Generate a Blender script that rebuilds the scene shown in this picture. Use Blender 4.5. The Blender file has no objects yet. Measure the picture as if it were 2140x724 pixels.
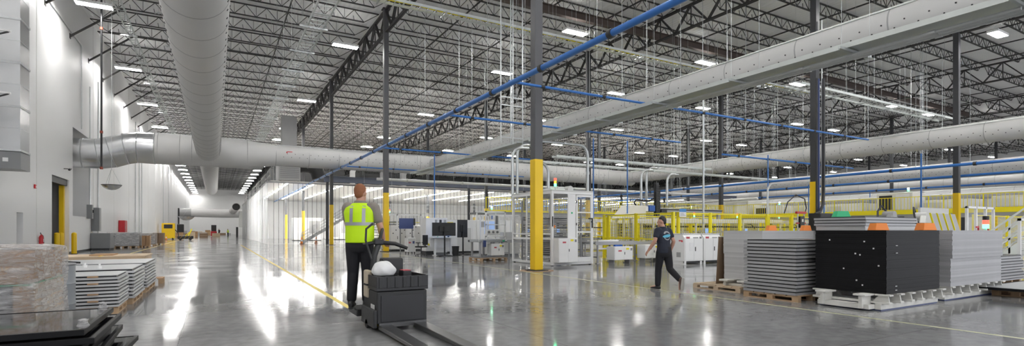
import bpy, math, random
from math import sin, cos, pi, radians as R, sqrt, atan2
from mathutils import Vector, Matrix
random.seed(7)
SC = bpy.context.scene
COL = SC.collection
W, H, FPX, HORIZON, EYE = 2140, 724, 1088.0, 482.0, 1.4
TH = math.atan(620.0 / FPX)          # the camera looks this far to the right of the aisle
CT, ST = cos(TH), sin(TH)

# ------------------------------------------------------------ camera
cam_d = bpy.data.cameras.new('camera')
cam = bpy.data.objects.new('camera', cam_d); COL.objects.link(cam)
cam_d.sensor_fit = 'HORIZONTAL'; cam_d.sensor_width = 36.0
cam_d.lens = FPX / W * 36.0
cam_d.shift_y = (HORIZON - H / 2) / W
cam_d.clip_start = 0.05; cam_d.clip_end = 600
cam.location = (0, 0, EYE); cam.rotation_euler = (R(90), 0, -TH)
SC.camera = cam

def ray(u, v):
    r = (u - 1070.0) / FPX; up = (HORIZON - v) / FPX
    return (r * CT + ST, -r * ST + CT, up)
def F(u, v, z=0.0):                  # the point of height z seen at a pixel
    x, y, k = ray(u, v); d = (z - EYE) / k
    return (x * d, y * d)
def onX(u, v, X):
    x, y, k = ray(u, v); d = X / x
    return (X, y * d, EYE + k * d)
def onY(u, v, Y):
    x, y, k = ray(u, v); d = Y / y
    return (x * d, Y, EYE + k * d)
def proj(x, y, z):
    rt = x * CT - y * ST; dp = x * ST + y * CT
    if dp < 0.5: return (-9999, -9999, dp)
    return (1070 + FPX * rt / dp, HORIZON - FPX * (z - EYE) / dp, dp)
def seen(pts, mx=250, my=160):
    for p in pts:
        u, v, d = proj(*p)
        if d > 0.5 and -mx < u < W + mx and -my < v < H + my: return True
    return False

# ------------------------------------------------------------ materials
def mat(name, col, rough=0.5, metal=0.0, var=0.06, scale=3.0, bump=0.0, bscale=40.0, coat=0.0, spec=0.5):
    m = bpy.data.materials.new(name); m.use_nodes = True
    nt = m.node_tree; b = nt.nodes['Principled BSDF']
    b.inputs['Roughness'].default_value = rough; b.inputs['Metallic'].default_value = metal
    b.inputs['Specular IOR Level'].default_value = spec
    if coat: b.inputs['Coat Weight'].default_value = coat; b.inputs['Coat Roughness'].default_value = 0.08
    tc = nt.nodes.new('ShaderNodeTexCoord')
    n = nt.nodes.new('ShaderNodeTexNoise'); n.inputs['Scale'].default_value = scale; n.inputs['Detail'].default_value = 4
    nt.links.new(tc.outputs['Object'], n.inputs['Vector'])
    mx = nt.nodes.new('ShaderNodeMix'); mx.data_type = 'RGBA'
    nt.links.new(n.outputs['Fac'], mx.inputs[0])
    mx.inputs[6].default_value = tuple(min(1, c * (1 - var)) for c in col) + (1,)
    mx.inputs[7].default_value = tuple(min(1, c * (1 + var)) for c in col) + (1,)
    nt.links.new(mx.outputs[2], b.inputs['Base Color'])
    if bump:
        n2 = nt.nodes.new('ShaderNodeTexNoise'); n2.inputs['Scale'].default_value = bscale; n2.inputs['Detail'].default_value = 3
        nt.links.new(tc.outputs['Object'], n2.inputs['Vector'])
        bp = nt.nodes.new('ShaderNodeBump'); bp.inputs['Strength'].default_value = bump
        nt.links.new(n2.outputs['Fac'], bp.inputs['Height']); nt.links.new(bp.outputs['Normal'], b.inputs['Normal'])
    return m
def emit(name, col, s):
    m = bpy.data.materials.new(name); m.use_nodes = True
    b = m.node_tree.nodes['Principled BSDF']
    b.inputs['Base Color'].default_value = (*col, 1); b.inputs['Emission Color'].default_value = (*col, 1)
    b.inputs['Emission Strength'].default_value = s
    return m
def clear(name, col, alpha, rough=0.15, bump=0.0, bscale=8.0, spec=0.5):
    m = mat(name, col, rough, 0, 0.05, 3, bump, bscale, spec=spec)
    m.node_tree.nodes['Principled BSDF'].inputs['Alpha'].default_value = alpha
    return m

M = {}
M['white_wall'] = mat('white_wall', (.82, .82, .82), .55, 0, .02, .3)
M['white'] = mat('white_paint', (.87, .87, .86), .35, 0, .03, 2)
M['cream'] = mat('cream_paint', (.78, .76, .68), .4, 0, .03, 2)
M['offwhite'] = mat('offwhite_paint', (.66, .66, .64), .45, 0, .05, 2)
M['dirty_white'] = mat('worn_white_paint', (.72, .71, .67), .6, 0, .14, 9, .15, 30)
M['joist'] = mat('joist_steel', (.045, .043, .042), .55, .2, .15, 2)
M['column'] = mat('column_steel', (.1, .1, .105), .5, .2, .1, 1.5)
M['column_dark'] = mat('dark_column_steel', (.06, .062, .068), .45, .2, .1, 1.5)
M['beam_blue'] = mat('slate_beam', (.13, .145, .19), .5, .1, .08, 1.5)
M['rust'] = mat('brown_primer', (.085, .062, .052), .6, .1, .2, 1)
M['yellow'] = mat('safety_yellow', (.92, .6, .006), .38, 0, .04, 1.5)
M['fence_yellow'] = mat('fence_yellow', (.93, .8, .015), .4, 0, .04, 2)
M['galv'] = mat('galvanised_steel', (.56, .58, .58), .38, .75, .1, 4)
M['galv_sheet'] = mat('galvanised_sheet', (.66, .67, .68), .27, .9, .08, 1.2, .05, 3)
M['tray'] = mat('tray_zinc', (.62, .65, .63), .45, .35, .06, 3)
M['fabric'] = mat('duct_fabric', (.68, .675, .665), .7, 0, .04, .8, .12, 2.5)
M['pipe_blue'] = mat('air_pipe_blue', (.035, .17, .52), .3, 0, .05, 2)
M['black'] = mat('black_plastic', (.018, .018, .02), .4, 0, .15, 6)
M['rubber'] = mat('black_rubber', (.02, .02, .02), .75, 0, .1, 10)
M['dark_grey'] = mat('dark_grey_plastic', (.028, .029, .03), .5, 0, .12, 4)
M['grey'] = mat('grey_paint', (.24, .245, .25), .45, 0, .06, 2)
M['drum'] = mat('drum_grey', (.27, .29, .31), .4, .1, .06, 2)
M['mid_grey'] = mat('mid_grey_paint', (.4, .4, .4), .45, 0, .06, 2)
M['alu'] = mat('anodised_frame', (.4, .4, .41), .42, .12, .07, 4)
M['alu_light'] = mat('pale_frame', (.58, .58, .58), .45, .1, .06, 4)
M['core'] = mat('dark_laminate', (.012, .012, .014), .35, 0, .1, 3)
M['blackframe'] = mat('black_frame', (.007, .007, .008), .5, 0, .2, 5)
M['glass_black'] = mat('black_glass', (.006, .006, .008), .04, 0, .1, 2, coat=.6)
M['cell'] = mat('grey_backsheet', (.5, .51, .52), .3, 0, .05, 2)
M['wood'] = mat('pallet_wood', (.5, .34, .2), .75, 0, .22, 6, .2, 25)
M['board'] = mat('pale_board', (.62, .48, .33), .7, 0, .1, 3)
M['card'] = mat('cardboard', (.42, .26, .14), .8, 0, .1, 4)
M['card_dark'] = mat('dark_cardboard', (.25, .17, .11), .8, 0, .2, 8)
M['red'] = mat('red_paint', (.55, .02, .03), .35, 0, .05, 3)
M['orange'] = mat('orange_plastic', (.95, .27, .03), .4, 0, .04, 3)
M['green'] = mat('green_plastic', (.02, .48, .2), .4, 0, .04, 3)
M['blue'] = mat('blue_plastic', (.03, .12, .45), .4, 0, .05, 3)
M['navy'] = mat('navy_panel', (.045, .07, .2), .4, 0, .05, 3)
M['label'] = mat('label_print', (.55, .08, .1), .5, 0, .3, 60)
M['paper'] = mat('paper', (.82, .82, .82), .6, 0, .03, 5)
M['sign_blue'] = mat('sign_blue', (.05, .25, .6), .4, 0, .05, 5)
M['skin'] = mat('skin', (.56, .31, .22), .5, 0, .08, 8)
M['hair_red'] = mat('ginger_hair', (.28, .105, .045), .65, 0, .3, 60, .4, 120)
M['hair_black'] = mat('black_hair', (.012, .01, .01), .5, 0, .3, 60, .4, 120)
M['hivis'] = mat('hi_vis_fabric', (.62, .95, .0), .6, 0, .03, 5, .15, 14)
M['reflect'] = mat('reflective_tape', (.36, .37, .39), .35, .3, .05, 9)
M['shirt_grey'] = mat('taupe_shirt', (.27, .24, .21), .8, 0, .06, 9, .15, 18)
M['trouser'] = mat('dark_trousers', (.012, .012, .016), .8, 0, .1, 9, .2, 14)
M['tee'] = mat('navy_tee', (.022, .026, .042), .85, 0, .08, 9, .15, 14)
M['shoe'] = mat('black_shoe', (.02, .02, .02), .5, 0, .1, 9)
M['shoe_brown'] = mat('brown_shoe', (.12, .075, .06), .6, 0, .1, 9)
M['sole'] = mat('pale_sole', (.5, .48, .44), .7, 0, .06, 9)
M['tan'] = mat('tan_pad', (.5, .43, .33), .7, 0, .06, 8)
M['steel_fork'] = mat('worn_fork_steel', (.12, .12, .12), .3, .7, .15, 4)
M['bag'] = mat('white_bag', (.78, .78, .78), .5, 0, .03, 6, .3, 9)
M['screen'] = emit('lit_screen', (.25, .45, .9), .25)
M['lamp'] = emit('lamp_lens', (1.0, .985, .96), 52.0)
M['added_uplight'] = emit('added_uplight_strip', (1.0, .985, .96), 8.0)
M['room_lamp'] = emit('room_lamp_lens', (1.0, .985, .95), 45.0)
M['led_green'] = emit('green_led', (.05, 1.0, .35), 5.0)
M['led_red'] = emit('red_led', (1.0, .05, .03), 2.0)
M['led_amber'] = emit('amber_led', (1.0, .4, .03), 1.0)
M['led_white'] = emit('white_led', (.9, 1.0, 1.0), 4.0)
M['vinyl'] = clear('clear_vinyl', (.85, .87, .88), .12, .1)
M['vinyl_side_old'] = clear('hazy_vinyl', (.86, .88, .89), .4, .14)
M['vinyl_edge'] = clear('vinyl_seam', (.06, .065, .07), .75, .3)
M['wrap'] = clear('stretch_wrap', (.88, .87, .87), .4, .12, 1.0, 7.0, .9)
def crinkle(m):
    nt = m.node_tree; b = nt.nodes['Principled BSDF']; N = nt.nodes.new; L = nt.links.new
    tc = N('ShaderNodeTexCoord'); mp = N('ShaderNodeMapping'); mp.inputs['Rotation'].default_value = (.5, .7, .5); mp.inputs['Scale'].default_value = (2.2, 2.2, 13)
    L(tc.outputs['Object'], mp.inputs['Vector'])
    n = N('ShaderNodeTexNoise'); n.inputs['Scale'].default_value = 1.6; n.inputs['Detail'].default_value = 8; n.inputs['Roughness'].default_value = .72; n.inputs['Distortion'].default_value = 1.2; L(mp.outputs[0], n.inputs['Vector'])
    r = N('ShaderNodeMapRange'); r.inputs[1].default_value = .42; r.inputs[2].default_value = .66; r.inputs[3].default_value = .27; r.inputs[4].default_value = .92; L(n.outputs['Fac'], r.inputs[0]); L(r.outputs[0], b.inputs['Alpha'])
    for bp in [q for q in nt.nodes if q.type == 'BUMP']: L(n.outputs['Fac'], bp.inputs['Height']); bp.inputs['Distance'].default_value = .05
crinkle(M['wrap'])
M['perspex'] = clear('clear_guard', (.8, .82, .82), .12, .08)

def translucent(name, col, opacity, tr=.6, gloss=.12):
    m = bpy.data.materials.new(name); m.use_nodes = True; nt = m.node_tree; nt.nodes.remove(nt.nodes['Principled BSDF']); out = nt.nodes['Material Output']; N = nt.nodes.new; L = nt.links.new
    d, t, g, c = N('ShaderNodeBsdfDiffuse'), N('ShaderNodeBsdfTranslucent'), N('ShaderNodeBsdfGlossy'), N('ShaderNodeBsdfTransparent')
    for n in (d, t): n.inputs[0].default_value = (*col, 1)
    g.inputs['Roughness'].default_value = .12
    a, b, e = N('ShaderNodeMixShader'), N('ShaderNodeMixShader'), N('ShaderNodeMixShader')
    a.inputs[0].default_value = tr; L(d.outputs[0], a.inputs[1]); L(t.outputs[0], a.inputs[2])
    b.inputs[0].default_value = opacity; L(c.outputs[0], b.inputs[1]); L(a.outputs[0], b.inputs[2])
    f = N('ShaderNodeFresnel'); f.inputs[0].default_value = 1.12; e.inputs[0].default_value = .06; L(b.outputs[0], e.inputs[1]); L(g.outputs[0], e.inputs[2]); L(e.outputs[0], out.inputs[0])
    return m
M['vinyl_side'] = translucent('hazy_vinyl_sheet', (.95, .96, .97), .62)
def vary(m, k):
    nt = m.node_tree; b = nt.nodes['Principled BSDF']; src = b.inputs['Base Color'].links[0].from_socket
    oi = nt.nodes.new('ShaderNodeObjectInfo'); mr = nt.nodes.new('ShaderNodeMapRange'); mr.inputs[3].default_value = 1 - k; mr.inputs[4].default_value = 1 + k
    nt.links.new(oi.outputs['Random'], mr.inputs[0])
    h = nt.nodes.new('ShaderNodeHueSaturation'); nt.links.new(src, h.inputs['Color']); nt.links.new(mr.outputs[0], h.inputs['Value']); nt.links.new(h.outputs[0], b.inputs['Base Color'])
M['blackframe'].node_tree.nodes['Principled BSDF'].inputs['Specular IOR Level'].default_value = .2
for k_, v_ in (('alu', .16), ('alu_light', .1), ('blackframe', .3)): vary(M[k_], v_)
# roof deck: ribbed sheet
def deck_mat():
    m = mat('ribbed_deck', (.88, .88, .875), .6, .1, .04, .5)
    nt = m.node_tree; b = nt.nodes['Principled BSDF']; tc = nt.nodes['Texture Coordinate']
    w = nt.nodes.new('ShaderNodeTexWave'); w.wave_type = 'BANDS'; w.bands_direction = 'X'; w.inputs['Scale'].default_value = 1.0
    nt.links.new(tc.outputs['Object'], w.inputs['Vector'])
    bp = nt.nodes.new('ShaderNodeBump'); bp.inputs['Strength'].default_value = .5; bp.inputs['Distance'].default_value = .06
    nt.links.new(w.outputs['Fac'], bp.inputs['Height']); nt.links.new(bp.outputs['Normal'], b.inputs['Normal'])
    return m
M['deck'] = deck_mat()

def floor_mat():
    m = bpy.data.materials.new('polished_concrete'); m.use_nodes = True
    nt = m.node_tree; b = nt.nodes['Principled BSDF']; L = nt.links
    tc = nt.nodes.new('ShaderNodeTexCoord')
    def noise(s, d=5, r=.55, dist=0.0):
        n = nt.nodes.new('ShaderNodeTexNoise'); n.inputs['Scale'].default_value = s; n.inputs['Detail'].default_value = d
        n.inputs['Roughness'].default_value = r; n.inputs['Distortion'].default_value = dist
        L.new(tc.outputs['Object'], n.inputs['Vector']); return n
    big, fine, mid = noise(.22, 5, .6, .6), noise(6, 6), noise(.7, 2, .5)
    cr = nt.nodes.new('ShaderNodeValToRGB')
    cr.color_ramp.elements[0].position = .3; cr.color_ramp.elements[0].color = (.2, .202, .205, 1)
    cr.color_ramp.elements[1].position = .72; cr.color_ramp.elements[1].color = (.36, .36, .36, 1)
    L.new(big.outputs['Fac'], cr.inputs[0])
    mx = nt.nodes.new('ShaderNodeMix'); mx.data_type = 'RGBA'; mx.blend_type = 'OVERLAY'; mx.inputs[0].default_value = .4
    L.new(cr.outputs[0], mx.inputs[6]); L.new(fine.outputs['Fac'], mx.inputs[7])
    # brick texture for the saw-cut slab joints
    mp = nt.nodes.new('ShaderNodeMapping'); mp.inputs['Location'].default_value = (.4, 1.1, 0)
    L.new(tc.outputs['Object'], mp.inputs['Vector'])
    br = nt.nodes.new('ShaderNodeTexBrick'); br.offset = 0.0; br.inputs['Scale'].default_value = 1.0
    br.inputs['Brick Width'].default_value = 4.1; br.inputs['Row Height'].default_value = 4.6; br.inputs['Mortar Size'].default_value = .008
    br.inputs['Color1'].default_value = (1, 1, 1, 1); br.inputs['Color2'].default_value = (.93, .93, .93, 1); br.inputs['Mortar'].default_value = (.55, .55, .55, 1)
    L.new(mp.outputs[0], br.inputs['Vector'])
    m2 = nt.nodes.new('ShaderNodeMix'); m2.data_type = 'RGBA'; m2.blend_type = 'MULTIPLY'; m2.inputs[0].default_value = .8
    L.new(mx.outputs[2], m2.inputs[6]); L.new(br.outputs['Color'], m2.inputs[7])
    L.new(m2.outputs[2], b.inputs['Base Color'])
    rr = nt.nodes.new('ShaderNodeMapRange'); rr.inputs[1].default_value = .3; rr.inputs[2].default_value = .7; rr.inputs[3].default_value = .05; rr.inputs[4].default_value = .17
    L.new(mid.outputs['Fac'], rr.inputs[0]); L.new(rr.outputs[0], b.inputs['Roughness'])
    b.inputs['Specular IOR Level'].default_value = .28
    b.inputs['Coat Weight'].default_value = 0
    bp = nt.nodes.new('ShaderNodeBump'); bp.inputs['Strength'].default_value = .03; bp.inputs['Distance'].default_value = .002
    
    return m
M['floor'] = floor_mat()

# ------------------------------------------------------------ mesh helpers
class MB:
    def __init__(s): s.v = []; s.f = []; s.m = []
    def quad_box(s, c, m=0):          # eight corners: bottom ring then top ring
        b = len(s.v); s.v += [tuple(p) for p in c]
        for q in ((3, 2, 1, 0), (4, 5, 6, 7), (0, 1, 5, 4), (1, 2, 6, 5), (2, 3, 7, 6), (3, 0, 4, 7)):
            s.f.append(tuple(b + i for i in q)); s.m.append(m)
        return s
    def box(s, x0, x1, y0, y1, z0, z1, m=0):
        return s.quad_box([(x0, y0, z0), (x1, y0, z0), (x1, y1, z0), (x0, y1, z0), (x0, y0, z1), (x1, y0, z1), (x1, y1, z1), (x0, y1, z1)], m)
    def bar(s, p, q, w, h=None, m=0, up=(0, 0, 1)):
        h = w if h is None else h
        p, q = Vector(p), Vector(q); d = (q - p).normalized(); up = Vector(up)
        if abs(d.dot(up)) > .98: up = Vector((1, 0, 0)) if abs(d.x) < .9 else Vector((0, 1, 0))
        a = d.cross(up).normalized() * (w / 2); u = a.cross(d).normalized() * (h / 2)
        return s.quad_box([p - a - u, p + a - u, q + a - u, q - a - u, p - a + u, p + a + u, q + a + u, q - a + u], m)
    def cyl(s, p, q, r, r2=None, n=12, m=0, caps=True):
        r2 = r if r2 is None else r2
        p, q = Vector(p), Vector(q); d = (q - p).normalized()
        a = d.orthogonal().normalized(); u = d.cross(a); b = len(s.v)
        for c, rr in ((p, r), (q, r2)):
            for i in range(n):
                t = 2 * pi * i / n; s.v.append(tuple(c + a * (rr * cos(t)) + u * (rr * sin(t))))
        for i in range(n):
            j = (i + 1) % n; s.f.append((b + i, b + j, b + n + j, b + n + i)); s.m.append(m)
        if caps:
            s.f.append(tuple(b + i for i in reversed(range(n)))); s.m.append(m)
            s.f.append(tuple(b + n + i for i in range(n))); s.m.append(m)
        return s
    def rings(s, rs, m=0, caps=True):  # list of rings of equal count
        b = len(s.v); n = len(rs[0])
        for r in rs: s.v += [tuple(p) for p in r]
        for k in range(len(rs) - 1):
            for i in range(n):
                j = (i + 1) % n
                s.f.append((b + k * n + i, b + k * n + j, b + (k + 1) * n + j, b + (k + 1) * n + i)); s.m.append(m)
        if caps:
            s.f.append(tuple(b + i for i in reversed(range(n)))); s.m.append(m)
            e = b + (len(rs) - 1) * n; s.f.append(tuple(e + i for i in range(n))); s.m.append(m)
        return s
    def tube(s, pts, r, n=8, m=0, caps=True):
        P = [Vector(p) for p in pts]; rs = []; a = None
        for i, p in enumerate(P):
            d = ((P[min(i + 1, len(P) - 1)] - P[max(i - 1, 0)])).normalized()
            a = d.orthogonal().normalized() if a is None else (a - d * a.dot(d)).normalized()
            u = d.cross(a); rr = r[i] if isinstance(r, (list, tuple)) else r
            rs.append([p + a * (rr * cos(2 * pi * k / n)) + u * (rr * sin(2 * pi * k / n)) for k in range(n)])
        return s.rings(rs, m, caps)
    def lathe(s, prof, c=(0, 0, 0), n=20, m=0, caps=True):
        return s.rings([[(c[0] + r * cos(2 * pi * k / n), c[1] + r * sin(2 * pi * k / n), c[2] + z) for k in range(n)] for r, z in prof], m, caps)
    def prism(s, poly, vec, m=0):      # planar 3d polygon swept along vec
        b = len(s.v); n = len(poly); v = Vector(vec)
        s.v += [tuple(p) for p in poly] + [tuple(Vector(p) + v) for p in poly]
        s.f.append(tuple(b + i for i in reversed(range(n)))); s.m.append(m)
        s.f.append(tuple(b + n + i for i in range(n))); s.m.append(m)
        for i in range(n):
            j = (i + 1) % n; s.f.append((b + i, b + j, b + n + j, b + n + i)); s.m.append(m)
        return s
    def mesh(s, name, mats, smooth=False):
        me = bpy.data.meshes.new(name); me.from_pydata(s.v, [], s.f)
        mats = mats if isinstance(mats, (list, tuple)) else [mats]
        for k in mats: me.materials.append(M[k] if isinstance(k, str) else k)
        me.polygons.foreach_set('material_index', s.m)
        me.validate()
        import bmesh as _b
        bm = _b.new(); bm.from_mesh(me); _b.ops.recalc_face_normals(bm, faces=bm.faces); bm.to_mesh(me); bm.free()
        if smooth:
            me.polygons.foreach_set('use_smooth', [True] * len(me.polygons))
            try: me.set_sharp_from_angle(angle=R(40))
            except Exception: pass
        return me
    def build(s, name, mats, parent=None, loc=None, smooth=False, bevel=0.0, rz=0.0):
        o = bpy.data.objects.new(name, s.mesh(name, mats, smooth)); COL.objects.link(o)
        if parent is not None: o.parent = parent
        if loc is not None: o.location = loc
        if rz: o.rotation_euler = (0, 0, rz)
        if bevel:
            b = o.modifiers.new('bevel', 'BEVEL'); b.width = bevel; b.segments = 2; b.limit_method = 'ANGLE'; b.harden_normals = False
        return o

def tag(o, label=None, cat=None, group=None, kind=None):
    if label: o['label'] = label
    if cat: o['category'] = cat
    if group: o['group'] = group
    if kind: o['kind'] = kind
    return o
def thing(name, label, cat, loc=(0, 0, 0), rz=0.0, group=None):
    o = bpy.data.objects.new(name, None); COL.objects.link(o); o.empty_display_size = .2
    o.location = loc; o.rotation_euler = (0, 0, rz)
    return tag(o, label, cat, group)
KIDS = {}
def kids(o): return [c for c in o.children]
def copy_tree(o, parent=None):
    c = o.copy(); COL.objects.link(c)
    if parent is not None: c.parent = parent
    for ch in list(o.children): copy_tree(ch, c)
    return c
def dup(o, loc, rz=None, label=None, group=None):
    c = copy_tree(o); c.location = loc
    if rz is not None: c.rotation_euler = (0, 0, rz)
    if label: c['label'] = label
    if group: c['group'] = group
    return c
ORD = 'first second third fourth fifth sixth seventh eighth ninth tenth eleventh twelfth thirteenth fourteenth fifteenth sixteenth seventeenth eighteenth nineteenth twentieth twenty-first twenty-second twenty-third twenty-fourth twenty-fifth twenty-sixth twenty-seventh'.split()
def bx(name, mats, dims, parent=None, loc=None, bevel=0.0):
    return MB().box(*dims).build(name, mats, parent, loc, bevel=bevel)
# ============================================================ ROOM
WX = -7.6; XR = 126.0; YF = 206.0; YB = -34.0; ZD = 16.1
CX = [9.7, 26.35, 42.45, 58.6, 74.9, 91.2, 107.5]
CY = [15.3 + 18.4 * k for k in range(0, 11)]
tag(MB().box(WX - 3, XR, YB, YF, -.2, 0).build('floor', 'floor'), kind='structure')
tag(MB().box(WX - 3, XR, YB, YF, ZD, ZD + .2).build('ceiling', 'deck'), kind='structure')
tag(MB().box(WX - 3, XR, YF, YF + .3, 0, ZD).build('wall_back', 'white'), kind='structure')
tag(MB().box(XR, XR + .3, YB, YF, 0, ZD).build('wall_right', 'white_wall'), kind='structure')
# left wall with loading door, personnel door and the duct recess
wl = MB()
D1, D2, RC = (36.4, 40.2, 4.4), (30.7, 31.6, 2.2), (41.1, 46.0, 2.3, 7.76)
X0 = WX - .45
for y0, y1, z0, z1 in ((YB, D2[0], 0, ZD), (D2[0], D2[1], D2[2], ZD), (D2[1], D1[0], 0, ZD), (D1[0], D1[1], D1[2], ZD), (D1[1], RC[0], 0, ZD),
                       (RC[0], RC[1], 0, RC[2]), (RC[0], RC[1], RC[3], ZD), (RC[1], YF, 0, ZD)):
    wl.box(X0, WX, y0, y1, z0, z1)
wl.box(WX - 1.5, WX - 1.4, RC[0] - .3, RC[1] + .3, RC[2] - .3, RC[3] + .3)      # back of the recess
wl.box(WX - 1.5, X0, RC[0] - .1, RC[0], RC[2] - .3, RC[3] + .3).box(WX - 1.5, X0, RC[1], RC[1] + .1, RC[2] - .3, RC[3] + .3)
wl.box(WX - 1.5, X0, RC[0], RC[1], RC[3], RC[3] + .1).box(WX - 1.5, X0, RC[0], RC[1], RC[2] - .1, RC[2])
tag(wl.build('wall_left', 'white_wall'), kind='structure')
# tilt-up panel joints as shallow cover strips
js = MB()
for y in (25.0, 33.6, 47.2, 56.0, 64.8, 73.6, 82.4, 91.2, 100, 108.8, 117.6, 126.4):
    js.box(WX, WX + .012, y, y + .05, 0, ZD - .1)
tag(js.build('trim_1', 'offwhite'), kind='structure')
# baseboard
bb = MB()
for a, b in ((YB, D2[0]), (D2[1], D1[0]), (D1[1], YF)): bb.box(WX, WX + .02, a, b, 0, .12)
tag(bb.build('baseboard_left', 'dark_grey'), kind='structure')
# loading door: rolled curtain inside a deep reveal
d = MB(); d.box(WX - 2.6, WX - 2.5, D1[0] - .5, D1[1] + .5, 0, 5.0).box(WX - 2.5, X0, D1[0] - .5, D1[0] - .42, 0, 5.0).box(WX - 2.5, X0, D1[1] + .42, D1[1] + .5, 0, 5.0).box(WX - 2.5, X0, D1[0] - .5, D1[1] + .5, 4.9, 5.0)
dr = d.build('door_1', 'mid_grey'); tag(dr, kind='structure')
g = MB().box(WX - .42, WX - .2, D1[1] - .28, D1[1] - .02, 0, 4.4)
g.build('door_track', 'yellow', dr)
MB().box(WX - .4, WX - .1, D1[0] - .02, D1[1] + .02, 4.05, 4.4).build('roll_housing', 'dark_grey', dr)
p = MB().box(WX - .4, WX - .34, D2[0], D2[1], 0, D2[2])
pd = p.build('door_2', 'offwhite'); tag(pd, kind='structure')
MB().cyl((WX - .34, D2[1] - .14, 1.05), (WX - .27, D2[1] - .14, 1.05), .02).bar((WX - .27, D2[1] - .12, 1.05), (WX - .27, D2[1] - .26, 1.05), .025).build('door_handle', 'galv', pd)
MB().box(WX - .34, WX - .3, D2[0], D2[0] + .06, 0, D2[2]).box(WX - .34, WX - .3, D2[1] - .06, D2[1], 0, D2[2]).box(WX - .34, WX - .3, D2[0], D2[1], D2[2] - .06, D2[2]).build('door_frame', 'mid_grey', pd)

# floor paint
def line(name, x0, x1, y0, y1, m, label):
    o = MB().box(x0, x1, y0, y1, 0, .002).build(name, m); tag(o, label, 'floor line'); return o
M['line_yellow'] = mat('line_paint_yellow', (.72, .55, .06), .4, 0, .15, 5)
M['line_pale'] = mat('line_paint_pale', (.55, .55, .36), .4, 0, .25, 4)
line('floor_line', 2.06, 2.16, 3, 56, 'line_yellow', 'yellow painted line running down the wide aisle past the pallet truck')
line('floor_line', 9.02, 9.1, 2, 52, 'line_pale', 'faded pale yellow line in front of the machines and the tall yellow column')
line('floor_line', -4.5, -4.42, 22, 120, 'line_yellow', 'thin yellow line on the floor along the white left wall')

# ------------------------------------------------------------ columns
def column(label, loc, sleeve, dark, h=15.9, w=.31):
    t = thing('steel_column', label, 'column', loc, 0, 'roof columns')
    a = w / 2
    MB().box(-a, a, -a, a, .02, h).build('shaft', 'column_dark' if dark else 'column', t, bevel=.012)
    MB().box(-.3, .3, -.3, .3, 0, .025).build('base_plate', 'column_dark', t)
    if sleeve:
        b = a + .012
        s_ = MB()
        s_.box(-b, b, -b, b, .03, 3.86)
        s_.build('yellow_sleeve', 'yellow', t, bevel=.02)
    MB().box(-.24, .24, -.24, .24, h - .06, h).build('cap_plate', 'joist', t)
    return t
rowname = ['beside the wide aisle', 'behind the white machines', 'past the yellow fence', 'behind the raised walkway', 'far behind the walkway', 'near the far hangers', 'nearest the far right wall']
PIPED = None
for i, x in enumerate(CX):
    for k, y in enumerate(CY):
        if i > 0 and k > 5: continue
        if i > 4 and k > 3: continue
        if not seen([(x, y, z) for z in (.5, 4, 8, 14)], 60, 40): continue
        c = column(f'grey roof column with yellow sleeve, {ORD[k]} in the row {rowname[i]}', (x, y, 0), True, i > 0)
# ------------------------------------------------------------ girders along the column rows
gm = {}
def girder_parts(w):
    top, bot, web = MB(), MB(), MB()
    L = 18.4; z1, z0 = 15.86, 14.3
    for dx in (-.07, .07):
        top.box(dx - .045, dx + .045, 0, L, z1 - .11, z1); bot.box(dx - .045, dx + .045, .2, L - .2, z0, z0 + .1)
    n = 7; s_ = L / n
    for k in range(n):
        a, b, c = (0, k * s_, z1 - .06), (0, (k + .5) * s_, z0 + .06), (0, (k + 1) * s_, z1 - .06)
        for dx in (-.05, .05):
            web.bar((dx, a[1] + .04, a[2]), (dx, b[1], b[2]), w); web.bar((dx, b[1], b[2]), (dx, c[1] - .04, c[2]), w)
        if k: web.bar((0, k * s_, z0 + .06), (0, k * s_, z1 - .06), w * .8)
    return top.mesh('top_chord', 'joist'), bot.mesh('bottom_chord', 'joist'), web.mesh('web', 'joist')
GP = girder_parts(.075)
def linked(name, me, parent):
    o = bpy.data.objects.new(name, me); COL.objects.link(o); o.parent = parent; return o
for i, x in enumerate(CX):
    for k in range(-1, 10):
        y = 15.3 + 18.4 * k
        if i > 0 and k > 5: continue
        if not seen([(x, y + d_ * 1.15, z) for d_ in range(17) for z in (14.3, 15.9)], 160, 130): continue
        t = thing('roof_girder', f'dark roof truss girder, {ORD[k + 1]} span over the column row {rowname[i]}', 'girder', (x, y, 0), 0, 'roof girders')
        for nm, me in zip(('top_chord', 'bottom_chord', 'web'), GP): linked(nm, me, t)
# ------------------------------------------------------------ joists across the bays
def joist_mesh(L, parts):
    top, bot, web = MB(), MB(), MB()
    z1, z0 = 16.02, 15.25
    for dy in (-.03, .03):
        top.box(.1, L - .1, dy - .022, dy + .022, z1 - .06, z1); bot.box(1.1, L - 1.1, dy - .022, dy + .022, z0, z0 + .055)
    n = int(round((L - 2.2) / 1.22)); s_ = (L - 2.2) / n
    web.bar((.12, 0, z1 - .05), (1.1, 0, z0 + .03), .035); web.bar((L - .12, 0, z1 - .05), (L - 1.1, 0, z0 + .03), .035)
    for k in range(n):
        a = 1.1 + k * s_
        web.bar((a, 0, z0 + .03), (a + s_ / 2, 0, z1 - .04), .034).bar((a + s_ / 2, 0, z1 - .04), (a + s_, 0, z0 + .03), .034)
        web.bar((a, 0, z0 + .03), (a, 0, z1 - .04), .024)
        web.bar((a + s_ / 2, 0, z0), (a + s_ / 2 - .06, 0, z0 + .33), .028)
    if parts: return [b.mesh(nm, 'joist') for nm, b in (('top_chord', top), ('bottom_chord', bot), ('web', web))]
    al = MB()
    for b in (top, bot, web):
        o = len(al.v); al.v += b.v; al.f += [tuple(o + i for i in f) for f in b.f]; al.m += b.m
    return al
BX = [WX] + CX + [XR]
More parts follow.
